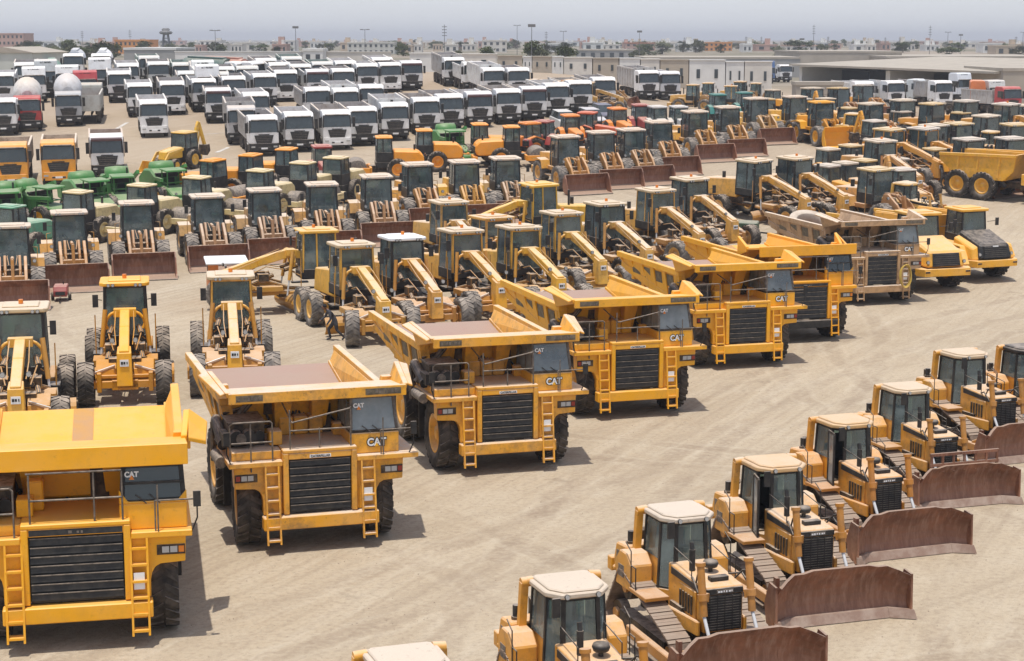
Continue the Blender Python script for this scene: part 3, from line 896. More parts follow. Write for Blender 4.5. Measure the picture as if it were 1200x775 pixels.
def dozer(open_door=False, black_cab=False, exhaust=True):
    """front towards -y, origin on the ground under the cab front"""
    t = thing('bulldozer'); CUR[0] = DOZ
    W = 3.86
    # blade
    b = MB()
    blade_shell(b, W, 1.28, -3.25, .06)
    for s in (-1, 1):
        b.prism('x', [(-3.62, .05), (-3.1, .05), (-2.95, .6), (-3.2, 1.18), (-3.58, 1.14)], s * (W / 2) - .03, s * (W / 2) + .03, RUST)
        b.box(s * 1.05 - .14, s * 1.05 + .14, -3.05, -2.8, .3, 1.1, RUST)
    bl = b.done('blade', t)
    b = MB(); b.hexa([(-W / 2 + .5, -3.40, .02), (W / 2 - .5, -3.40, .02), (W / 2 - .5, -3.26, .02), (-W / 2 + .5, -3.26, .02), (-W / 2 + .5, -3.29, .24), (W / 2 - .5, -3.29, .24), (W / 2 - .5, -3.18, .24), (-W / 2 + .5, -3.18, .24)], EDGE)
    for s in (-1, 1): b.hexa([(s * (W / 2 - .51), -3.41, .02), (s * (W / 2 + .10), -3.76, .02), (s * (W / 2 + .08), -3.66, .02), (s * (W / 2 - .51), -3.27, .02), (s * (W / 2 - .51), -3.30, .25), (s * (W / 2 + .05), -3.66, .25), (s * (W / 2 + .04), -3.58, .25), (s * (W / 2 - .51), -3.19, .25)], EDGE)
    b.done('cutting_edge', bl)
    # tracks: elevated sprocket, belt of grouser pads
    for s in (-1, 1):
        x = s * 1.08
        wh = [(1.15, 1.30, .40), (-1.55, .44, .40), (1.75, .44, .40)]   # sprocket, front idler, rear idler (y, z, r)
        path = []
        def arc(c, a0, a1, n):
            for i in range(n + 1):
                a = R(a0 + (a1 - a0) * i / n)
                path.append((c[0] + c[2] * math.cos(a), c[1] + c[2] * math.sin(a)))
        arc(wh[0], 20, 107, 4); arc(wh[1], 107, 270, 8); arc(wh[2], 270, 380, 6)
        path.append(path[0])
        L = [0]
        for p, q in zip(path, path[1:]): L.append(L[-1] + math.dist(p, q))
        b = MB(); n = 36
        for i in range(n):
            d = L[-1] * i / n
            k = max(j for j in range(len(L) - 1) if L[j] <= d)
            f = (d - L[k]) / max(L[k + 1] - L[k], 1e-6)
            y = path[k][0] + (path[k + 1][0] - path[k][0]) * f; z = path[k][1] + (path[k + 1][1] - path[k][1]) * f
            ang = math.atan2(path[k + 1][1] - path[k][1], path[k + 1][0] - path[k][0])
            b.obox((x, y, z), (.60, L[-1] / n * .97, .05), (ang, 0, 0), TRACK)
            nx_, nz_ = math.sin(ang), -math.cos(ang)
            b.obox((x, y - nx_ * -.035, z + nz_ * .035), (.60, .03, .035), (ang, 0, 0), TRACK)
        tr = b.done('track', t)
        b = MB()
        for (y, z, r) in wh: b.cyl((x - .12, y, z), (x + .12, y, z), r - .06, GREASE, 16); b.cyl((x - .2, y, z), (x + .2, y, z), .16, PAINT, 10)
        b.box(x - .18, x + .18, -1.3, 1.5, .32, .62, GREASE)
        for i in range(6): b.cyl((x - .16, -1.05 + i * .45, .25), (x + .16, -1.05 + i * .45, .25), .16, GREASE, 10)
        b.done('track_frame', t)
        b = MB()
        xo = s * 1.52
        b.bar((xo, .25, .5), (s * 1.50, -2.95, .45), .18, .26, PAINT); b.bar((xo, -2.2, .6), (s * 1.0, -2.95, .95), .1, .12, PAINT)
        b.done('push_arm', t, .02)
    b = MB(); b.box(-.5, .5, -1.9, 1.9, .5, 1.0, GREASE); b.box(-.75, .75, .3, 1.6, .9, 1.5, GREASE); b.done('chassis', t)
    # hood
    b = MB()
    b.hexa([(-.52, -1.95, .95), (.52, -1.95, .95), (.60, -.05, .95), (-.60, -.05, .95), (-.52, -1.95, 2.02), (.52, -1.95, 2.02), (.60, -.05, 2.16), (-.60, -.05, 2.16)], PAINT)
    b.box(-.58, -.53, -1.6, -.3, 1.15, 1.85, PAINT); b.box(.53, .58, -1.6, -.3, 1.15, 1.85, PAINT)
    b.bar((-.62, -1.9, 1.05), (-.75, .2, 1.0), .1, .35, PAINT); b.bar((.62, -1.9, 1.05), (.75, .2, 1.0), .1, .35, PAINT)
    h = b.done('hood', t, .03)
    b = MB()
    b.box(-.46, .46, -2.02, -1.952, 1.0, 1.84, GRIL)
    for i in range(13): b.box(-.44, .44, -2.04, -2.015, 1.03 + i * .062, 1.06 + i * .062, BLACK)
    for i in range(5): b.box(-.40 + i * .2 - .008, -.40 + i * .2 + .008, -2.048, -2.03, 1.0, 1.84, BLACK)
    g = b.done('grille', t)
    b = MB(); b.box(-.48, .48, -2.03, -1.955, 1.87, 2.0, BLACK); b.box(-.22, .22, -2.042, -2.028, 1.895, 1.975, RAIL); marks(b, -.19, .19, 1.91, 1.96, -2.044, WHITE, 9); b.done('name_plate', t)
    b = MB(); b.box(-.18, .30, -1.62, -1.42, 2.06, 2.16, BLACK); b.done('hood_vent', t, .01)
    for s in (-1, 1):
        b = MB()
        b.hexa([(s * .555, -1.75, 1.86), (s * .62, -.25, 1.94), (s * .595, -.25, 1.94), (s * .53, -1.75, 1.86), (s * .555, -1.75, 1.99), (s * .62, -.25, 2.11), (s * .595, -.25, 2.11), (s * .53, -1.75, 1.99)], BLACK)
        d = b.done('decal', h)
        b = MB()
        for i in range(5): b.box(s * .6 - .012, s * .6 + .012, -1.45 + i * .16, -1.37 + i * .16, 1.25, 1.7, GREASE)
        b.done('side_louvre', h)
        b = MB()
        b.tube([(s * .52, -1.5, 2.05), (s * .6, -1.75, 2.3), (s * .66, -1.93, 2.35), (s * .67, -1.9, 2.6)], .025, BLACK); b.tube([(s * .5, -1.2, 2.08), (s * .66, -1.6, 2.2), (s * .7, -2.0, 1.95)], .025, BLACK)
        b.done('hydraulic_hose', t)
        b = MB(); b.box(s * .62 - .05, s * .62 + .05, -1.0, -.3, 1.1, 1.3, GREASE); b.cyl((s * .7, -.5, 1.0), (s * .7, .2, 1.15), .09, GREASE, 8); b.done('side_pump', t)
    if exhaust:
        b = MB(); b.cyl((-.28, -.75, 2.1), (-.28, -.75, 2.62), .075, BLACK, 10); b.cyl((-.28, -.75, 2.6), (-.28, -.70, 2.78), .06, BLACK, 8); b.done('exhaust', t)
    b = MB(); b.cyl((.12, -.95, 2.1), (.12, -.95, 2.22), .06, BLACK, 8); b.lathe([(.05, 2.2), (.17, 2.22), (.20, 2.3), (.17, 2.37), (.0, 2.4)], (.12, -.95, 0), BLACK, 14, 'z'); b.done('air_intake', t)
    for s in (-1, 1):
        b = MB()
        x = s * .64
        b.cyl((x, -1.98, 2.62), (x, -2.22, 1.45), .095, PAINT, 12); b.cyl((x, -1.975, 2.66), (x, -1.985, 2.58), .125, PAINT, 12)
        b.cyl((x, -2.12, 1.95), (x, -2.15, 1.8), .13, PAINT, 12); b.bar((s * .5, -2.05, 1.85), (x, -2.13, 1.87), .16, .2, PAINT)
        lc = b.done('lift_cylinder', t)
        b = MB(); b.cyl((x, -2.22, 1.46), (x, -2.75, .72), .045, CHROME, 8); b.done('ram', lc)
    # cab, side boxes, rear tank
    b = MB()
    zc = 1.45
    b.prism('z', [(-.50, -.12), (.50, -.12), (.78, .25), (.78, 1.35), (-.78, 1.35), (-.78, .25)], zc - .25, zc, PAINT)
    b.done('cab_floor', t)
    fm = BLACK
    top = 3.12
    P0 = [(-.44, -.10), (.44, -.10), (.74, .28), (.72, 1.28), (-.72, 1.28), (-.74, .28)]
    P1 = [(-.40, -.02), (.40, -.02), (.66, .30), (.65, 1.2), (-.65, 1.2), (-.66, .30)]
    b = MB()
    for (a, c), (d, e) in zip(P0, P1): b.bar((a * .97, c, zc), (d * .97, e, top), .085, .085, fm, up=(0, 1, 0))
    sills = {0: 1.95, 1: 1.85, 2: 2.15, 3: 2.1, 4: 2.15, 5: 1.50}
    for i in range(6):
        a, c = P0[i], P0[(i + 1) % 6]; d, e = P1[i], P1[(i + 1) % 6]
        if i == 2 or i == 4 or i == 3 or i == 0:
            k = (sills[i] - zc) / (top - zc)
            m = lambda p, q: (p[0] + (q[0] - p[0]) * k, p[1] + (q[1] - p[1]) * k)
            A, Cc = m(a, d), m(c, e)
            nn = Vector((c[1] - a[1], a[0] - c[0], 0)).normalized() * -.03
            b.hexa([(a[0], a[1], zc), (c[0], c[1], zc), (c[0] + nn.x, c[1] + nn.y, zc), (a[0] + nn.x, a[1] + nn.y, zc),
                    (A[0], A[1], sills[i]), (Cc[0], Cc[1], sills[i]), (Cc[0] + nn.x, Cc[1] + nn.y, sills[i]), (A[0] + nn.x, A[1] + nn.y, sills[i])], PAINT if i in (2, 4) else fm)
    b.prism('z', [(p[0] * 1.02, p[1]) for p in P1], top - .10, top - .02, fm)
    b.done('cab', t)
    names = {0: 'windscreen', 1: 'door_glass', 2: 'side_window', 3: 'rear_window', 4: 'side_window', 5: 'door_glass'}
    for i in range(6):
        if open_door and i == 5: continue
        a, c = P0[i], P0[(i + 1) % 6]; d, e = P1[i], P1[(i + 1) % 6]
        z0 = sills[i]; k = (z0 - zc) / (top - zc)
        ins = lambda p, q, w: (p[0] + (q[0] - p[0]) * w, p[1] + (q[1] - p[1]) * w)
        A0, C0 = ins(a, d, k), ins(c, e, k)
        a2, c2 = ins(A0, C0, .08), ins(A0, C0, .92); d2, e2 = ins(d, e, .08), ins(d, e, .92)
        n = Vector((c[1] - a[1], a[0] - c[0], 0)).normalized() * .012
        q = MB(); q.hexa([(p[0] + sgn * n.x, p[1] + sgn * n.y, z) for sgn in (-1, 1) for p, z in ((a2, z0), (c2, z0), (e2, top - .1), (d2, top - .1))], GLASS)
        q.done(names[i], t)
    if open_door:
        b = MB(); b.bar((-.76, .30, 1.5), (-.90, -.28, 1.5), .04, .07, fm); b.bar((-.76, .30, 3.0), (-.90, -.28, 3.0), .04, .07, fm); b.bar((-.90, -.28, 1.5), (-.90, -.28, 3.0), .05, .06, fm, up=(0, 1, 0)); b.bar((-.77, .28, 1.5), (-.77, .28, 3.0), .05, .06, fm, up=(0, 1, 0))
        d = b.done('door', t)
        q = MB(); q.hexa([(-.78, .25, 1.55), (-.89, -.24, 1.55), (-.875, -.24, 1.55), (-.765, .25, 1.55), (-.78, .25, 2.97), (-.89, -.24, 2.97), (-.875, -.24, 2.97), (-.765, .25, 2.97)], GLASSP); q.done('door_glass', d)
    b = MB()
    s_ = MB(); s_.box(-.28, .28, .45, .95, 1.85, 2.05, SEATM); s_.box(-.27, .27, .9, 1.05, 2.0, 2.75, SEATM); s_.box(-.2, .2, .5, .9, 1.45, 1.85, SEATM); s_.done('seat', t, .04)
    s_ = MB(); s_.box(-.35, .35, .02, .22, 1.45, 2.0, BLACK); s_.box(.35, .6, .4, 1.0, 1.5, 2.0, BLACK); s_.done('dashboard', t, .03)
    b = MB()
    rp = [(-.44, -.16), (.44, -.16), (.48, -.14), (.75, .2), (.77, 1.28), (.67, 1.38), (-.67, 1.38), (-.77, 1.28), (-.75, .2), (-.48, -.14)]
    rm = BLACK if black_cab else PAINT
    b.prism('z', rp, top - .02, top + .1, rm); b.prism('z', [(x * .86, .05 + y * .9) for x, y in rp], top + .095, top + .15, rm)
    b.done('cab_roof', t, .03)
    for s in (-1, 1):
        b = MB()
        b.bar((s * .90, 1.3, 1.9), (s * .86, 1.22, 3.14), .17, .17, PAINT, up=(0, 1, 0)); b.cyl((s * .93, 1.22, 3.14), (s * .66, 1.22, 3.16), .11, PAINT, 10)
        b.cyl((s * .90, 1.3, 1.88), (s * .90, 1.3, 1.98), .17, PAINT, 12)
        b.done('roll_bar', t)
    for s in (-1, 1):
        b = MB()
        b.prism('x', [(.55, 1.3), (1.55, 1.3), (1.55, 1.95), (1.3, 2.2), (.85, 2.2), (.55, 1.95)], *sorted((s * .77, s * 1.36)), PAINT)
        f = b.done('side_box', t, .03)
        b = MB(); xx = s * 1.365; b.box(xx - .006, xx + .006, 1.0, 1.35, 1.55, 1.85, RAIL); b.done('decal', f)
        b = MB(); b.box(*sorted((s * .77, s * 1.42)), -.5, .55, 1.36, 1.46, PAINT); b.done('step', t, .015)
        b = MB()
        xo = s * 1.38
        b.tube([(xo, .5, 1.46), (xo, .5, 2.35), (xo, .85, 2.5)], .016, BLACK); b.tube([(xo, .2, 1.46), (xo, .2, 2.0), (xo, .5, 2.0)], .016, BLACK)
        b.done('grab_rail', t)
        b = MB(); b.tube([(s * .5, -.15, 2.18), (s * .5, -.15, 2.55), (s * .5, -1.2, 2.42), (s * .5, -1.2, 2.1)], .015, BLACK); b.done('grab_rail', t)
    b = MB(); b.prism('x', [(1.5, 1.35), (2.25, 1.45), (2.3, 1.75), (2.15, 2.15), (1.45, 2.2)], -1.1, 1.1, PAINT); b.box(-1.12, 1.12, 2.2, 2.36, 1.4, 1.52, PAINT)
    tk = b.done('fuel_tank', t, .04)
    b = MB(); b.box(-1.112, -1.10, 1.72, 2.1, 1.65, 1.98, RAIL); marks(b, -1.0, -.3, 1.7, 1.9, 2.27, DECAL, 2); b.done('decal', tk)
    b = MB(); b.cyl((-.85, 1.75, 2.15), (-.85, 1.75, 2.5), .09, BLACK, 10); b.cyl((-.85, 1.75, 2.15), (-.85, 1.75, 2.25), .12, GREASE, 10); b.done('rear_filter', t)
    b = MB()
    for s in (-1, 1): b.bar((s * .5, 2.2, 1.1), (s * .5, 2.9, 1.35), .16, .2, PAINT); b.bar((s * .42, 2.2, 1.7), (s * .42, 2.85, 1.75), .10, .12, PAINT)
    b.box(-.95, .95, 2.82, 3.1, 1.2, 1.55, PAINT)
    rp_ = b.done('ripper', t, .02)
    b = MB(); b.prism('x', [(2.98, 2.15), (3.2, 2.2), (3.22, 1.0), (2.95, .45), (2.88, .5), (3.0, 1.1)], -.06, .06, GREASE); b.bar((0, 3.1, 2.05), (0, 2.9, 2.2), .12, .1, GREASE); b.done('shank', rp_)
    lights(t, [(-.36, -.2, 3.16), (.36, -.2, 3.16)], s=.06)
    mirror(t, -.5, -.16, 3.0, -.16)
    return remember(t)


# ------------------------------------------------------------------ motor grader
def grader(bare=False, seatm=None, white_roof=False, frame=None):
    """front towards -y, origin on the ground under the front axle"""
    t = thing('motor_grader'); CUR[0] = YEL
    for s in (-1, 1):
        wheel(t, s * 1.17, 0, .66, .50, RUBBERG if bare else RUBBER, PAINT, 18)
        for y in (5.2, 6.75): wheel(t, s * 1.15, y, .66, .48, RUBBERG if bare else RUBBER, PAINT, 18)
    b = MB()
    b.bar((-.95, 0, .62), (.95, 0, .62), .2, .22, PAINT); b.bar((-.75, .05, .85), (.75, .05, .85), .12, .1, PAINT); b.box(-.4, .4, -.1, .15, .45, .75, PAINT)
    for s in (-1, 1): b.box(s * .78 - .07, s * .78 + .07, -.15, .15, .4, .98, PAINT)
    b.done('front_axle', t, .015)
    # nose plate and the sloping main frame
    b = MB()
    b.hexa([(-.24, -.42, .62), (.24, -.42, .62), (.24, .25, .62), (-.24, .25, .62), (-.22, -.36, 1.62), (.22, -.36, 1.62), (.2, .15, 1.75), (-.2, .15, 1.75)], PAINT)
    n = b.done('nose_plate', t, .02)
    b = MB(); b.box(-.13, .13, -.425, -.395, 1.22, 1.42, WHITE); marks(b, -.1, .1, 1.27, 1.37, -.43, INK, 6); b.done('decal', n)
    b = MB()
    pts = [(0, -.3, 1.52), (0, 1.3, 2.02), (0, 2.6, 2.36), (0, 3.3, 2.28), (0, 3.9, 1.75), (0, 4.3, 1.35)]
    for a, c in zip(pts, pts[1:]): b.bar(a, c, .30, .34, PAINT)
    b.done('main_frame', t, .02)
    # ring over the frame with its two lift rams
    b = MB()
    ring = [(math.cos(a) * .62, 2.75, 2.05 + math.sin(a) * .42) for a in [R(-25 + i * 23) for i in range(11)]]
    b.tube(ring, .055, PAINT, 6)
    b.box(-.35, .35, 2.5, 2.9, 2.28, 2.52, PAINT)
    b.done('lift_yoke', t)
    for s in (-1, 1):
        b = MB(); b.cyl((s * .62, 2.7, 2.5), (s * .75, 2.5, 1.35), .075, PAINT, 8); b.cyl((s * .75, 2.5, 1.4), (s * .8, 2.4, .75), .04, CHROME, 6); b.done('lift_cylinder', t)
    b = MB()
    b.bar((0, .1, .72), (-.55, 2.1, .85), .16, .18, PAINT); b.bar((0, .1, .72), (.55, 2.1, .85), .16, .18, PAINT); b.lathe([(.55, .8), (.78, .8), (.78, .92), (.55, .92)], (0, 2.6, 0), PAINT, 20, 'z', True)
    b.box(-.5, .5, 2.1, 2.4, .65, .82, GREASE)
    b.done('draw_bar', t)
    b = MB()
    rows = [[(-1.5 + 3.0 * i / 8, 2.75 + .28 * math.cos(R(-70 + j * 25)) * -1 + (i - 4) * .05, .08 + .62 * j / 6) for i in range(9)] for j in range(7)]
    b.shell(rows, (0, .05, 0), PAINT); b.done('moldboard', t)
    b = MB()
    for s in (-1, 1):
        b.box(s * .72 - .28, s * .72 + .28, 1.3, 2.2, .95, 1.15, PAINT); b.cyl((s * .35, 1.2, 1.45), (s * .75, 2.4, 1.1), .07, BLACK, 8)
        b.tube([(s * .25, .3, 1.75), (s * .3, 1.2, 2.1), (s * .28, 2.3, 2.5)], .02, BLACK)
    b.box(-.5, .5, .6, 1.0, .9, 1.3, GREASE)
    for s in (-1, 1):
        b.prism('x', [(.1, .88), (.8, .95), (1.15, 1.12), (.9, 1.24), (.15, 1.06)], *sorted((s * .26, s * .88)), PAINT)
        b.cyl((s * .55, .9, 1.2), (s * .42, 1.9, 1.55), .09, BLACK, 8); b.box(*sorted((s * .3, s * .62)), 1.25, 1.7, 1.3, 1.62, GREASE)
        b.cyl((s * .3, .2, 1.15), (s * .95, .1, .95), .05, CHROME, 6)
        b.tube([(s * .34, .8, 1.5), (s * .5, 1.6, 1.9), (s * .45, 2.6, 1.7), (s * .6, 3.0, 1.5)], .025, BLACK); b.cyl((s * .5, 2.35, 1.75), (s * .42, 2.9, 1.9), .10, BLACK, 8)
        b.cyl((s * .7, 2.3, 1.0), (s * .25, 1.0, .95), .06, PAINT, 8)
    b.done('frame_brackets', t, .02)
    # cab
    cab(t, -.72, .72, 3.05, 4.55, 1.35, 1.75, 3.18, frame=frame or (PAINT if bare else BLACK), glass=GLASS, over=.12, rth=.12, zw=1.62, seatmat=seatm, roofmat=WHITE if white_roof else PAINT, lower=BLACK)
    lights(t, [(-.5, 2.92, 3.22), (-.36, 2.92, 3.22), (.36, 2.92, 3.22), (.5, 2.92, 3.22)], s=.055)
    lights(t, [(-.35, -.05, 1.95), (.35, -.05, 1.95)], s=.08)
    b = MB(); b.cyl((0, 3.7, 3.36), (0, 3.7, 3.48), .07, AMBER, 8); b.done('beacon', t)
    for s in (-1, 1):
        b = MB(); b.tube([(s * .8, 3.0, 1.06), (s * .95, 2.95, 1.06), (s * .95, 2.95, 2.3)], .02, PAINT); b.box(s * .9 - .15, s * .9 + .15, 2.9, 3.6, 1.02, 1.08, BLACK); b.done('step', t)
    mirror(t, -.72, 3.05, 2.75, -.2); mirror(t, .72, 3.05, 2.75, .2)
    # engine hood and tandems
    b = MB()
    b.hexa([(-.55, 4.6, 1.15), (.55, 4.6, 1.15), (.55, 7.3, 1.1), (-.55, 7.3, 1.1), (-.52, 4.6, 2.2), (.52, 4.6, 2.2), (.5, 7.25, 2.0), (-.5, 7.25, 2.0)], PAINT)
    b.done('engine_hood', t, .05)
    b = MB()
    for s in (-1, 1): b.box(s * .72 - .1, s * .72 + .1, 4.9, 7.05, .5, .95, PAINT)
    b.box(-.6, .6, 5.6, 6.3, .5, 1.1, GREASE); b.box(-.4, .4, 4.2, 7.0, .8, 1.2, GREASE)
    b.done('tandem_case', t, .02)
    b = MB(); b.cyl((.3, 5.4, 2.1), (.3, 5.4, 2.9), .06, BLACK, 8); b.cyl((-.25, 5.9, 2.0), (-.25, 5.9, 2.45), .1, BLACK, 8); b.done('exhaust', t)
    return remember(t)


# ------------------------------------------------------------------ wheel loader
def loader(bmat=None, clean=False, rb=None):
    """front towards -y, origin on the ground under the front axle"""
    t = thing('wheel_loader'); CUR[0] = TAN
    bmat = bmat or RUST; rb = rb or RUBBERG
    for s in (-1, 1):
        wheel(t, s * 1.08, 0, .80, .62, rb, PAINT, 18); wheel(t, s * 1.08, 3.25, .80, .62, rb, PAINT, 18)
    b = MB()
    b.box(-.45, .45, -.5, 1.3, .6, 1.2, GREASE); b.box(-.5, .5, 1.6, 4.2, .6, 1.1, GREASE); b.cyl((-1, 0, .8), (1, 0, .8), .2, PAINT, 8); b.cyl((-1, 3.25, .8), (1, 3.25, .8), .2, PAINT, 8)
    b.cyl((0, 1.4, .5), (0, 1.4, 1.5), .18, GREASE, 8)
    b.done('chassis', t)
    b = MB()
    for s in (-1, 1):
        b.prism('x', [(-.55, .8), (.75, .8), (.85, 1.5), (.6, 2.05), (.25, 2.1), (-.2, 1.5)], s * .32 - .06, s * .32 + .06, PAINT)
    b.box(-.26, .26, -.4, .4, .9, 1.25, PAINT)
    b.done('loader_tower', t, .02)
    for s in (-1, 1):
        b = MB()
        x = s * .56
        P = [(.45, 1.98), (.1, 2.08), (-.7, 1.55), (-1.35, .75), (-1.5, .45), (-1.38, .30), (-1.2, .42), (-.55, 1.1), (.1, 1.62), (.42, 1.72)]
        b.prism('x', P, x - .07, x + .07, PAINT)
        b.done('lift_arm', t, .02)
        b = MB(); b.cyl((s * .42, .6, 1.1), (s * .46, -.45, 1.05), .08, GREASE, 8); b.cyl((s * .46, -.45, 1.05), (s * .5, -.85, 1.0), .04, CHROME, 6); b.done('lift_cylinder', t)
    b = MB()
    b.cyl((0, .5, 1.95), (0, -.25, 1.95), .085, PAINT, 8); b.cyl((0, -.2, 1.95), (0, -.6, 1.9), .045, CHROME, 6)
    b.bar((0, -.55, 2.0), (0, -.75, 1.0), .14, .26, PAINT); b.bar((0, -.75, 1.0), (0, -1.4, .85), .12, .18, PAINT); b.bar((-.5, -.72, 1.2), (.5, -.72, 1.2), .2, .2, PAINT)
    for s in (-1, 1):
        b.tube([(s * .2, .5, 2.05), (s * .22, -.1, 2.1), (s * .15, -.5, 1.75)], .025, BLACK); b.tube([(s * .38, .3, 1.5), (s * .3, -.6, 1.35), (s * .35, -.9, 1.05)], .025, GREASE)
    b.box(-.36, .36, -.2, .2, 1.25, 1.5, GREASE); b.bar((-.56, -1.0, 1.05), (.56, -1.0, 1.05), .14, .14, PAINT)
    b.done('tilt_linkage', t, .02)
    b = MB()
    Wd = 3.0 if bmat is RUST else 3.3
    prof = [(-2.62, .06), (-1.95, .07), (-1.66, .22), (-1.56, .55), (-1.62, .95), (-1.90, 1.25)]
    if bmat is not RUST: prof = [(y * 1.12, z * 1.35) for y, z in prof]
    rows = [[(-Wd / 2 + Wd * i / 4, y, z) for i in range(5)] for y, z in prof]
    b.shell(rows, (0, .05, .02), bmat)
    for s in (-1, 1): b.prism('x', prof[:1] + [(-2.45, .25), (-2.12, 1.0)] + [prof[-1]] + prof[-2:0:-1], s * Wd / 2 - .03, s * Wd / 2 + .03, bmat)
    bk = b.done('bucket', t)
    b = MB(); b.box(-Wd / 2 - .02, Wd / 2 + .02, prof[0][0] - .12, prof[0][0] + .15, .02, .058, RAIL); b.done('cutting_edge', bk)
    for s in (-1, 1):
        b = MB()
        x0, x1 = sorted((s * .78, s * 1.4))
        b = MB(); b.prism('x', [(2.3, 1.15), (2.5, 1.68), (3.3, 1.76), (4.1, 1.6), (4.1, 1.53), (3.3, 1.68), (2.55, 1.6), (2.37, 1.12)], x0, x1, PAINT); b.done('rear_fender', t)
    b = MB(); b.box(-.98, .98, 1.55, 2.45, 1.08, 1.34, PAINT); b.box(-1.25, -.7, 1.3, 2.2, .75, .82, BLACK); b.box(.7, 1.25, 1.3, 2.2, .75, .82, BLACK); b.done('platform', t, .02)
    cab(t, -.80, .80, 1.05, 2.42, 1.345, 1.95, 3.2, frame=BLACK, glass=GLASS, over=.12, rth=.12, zw=1.55)
    lights(t, [(-.62, .96, 3.25), (-.46, .96, 3.25), (.46, .96, 3.25), (.62, .96, 3.25)], s=.06)
    lights(t, [(-.95, -.35, 1.9), (.95, -.35, 1.9)], s=.09)
    mirror(t, -.8, 1.05, 2.7, -.38); mirror(t, .8, 1.05, 2.7, .38)
    b = MB(); b.hexa([(-.75, 2.46, 1.1), (.75, 2.46, 1.1), (.75, 4.55, 1.05), (-.75, 4.55, 1.05), (-.7, 2.46, 2.15), (.7, 2.46, 2.15), (.68, 4.45, 2.0), (-.68, 4.45, 2.0)], PAINT); b.box(-1.2, 1.2, 4.2, 4.75, .6, 1.1, PAINT)
    b.done('engine_hood', t, .04)
    b = MB(); b.cyl((.25, 3.0, 2.1), (.25, 3.0, 2.9), .07, BLACK, 8); b.cyl((-.3, 3.3, 2.1), (-.3, 3.3, 2.5), .12, BLACK, 8); b.done('exhaust', t)
    for s in (-1, 1):
        b = MB(); b.tube([(s * 1.1, 1.35, .8), (s * 1.1, 1.35, 2.3), (s * .9, 1.6, 2.3)], .018, PAINT); b.done('grab_rail', t)
    return remember(t)

# ------------------------------------------------------------------ lorries
WHT = (0.82, 0.82, 0.80, 0.22)


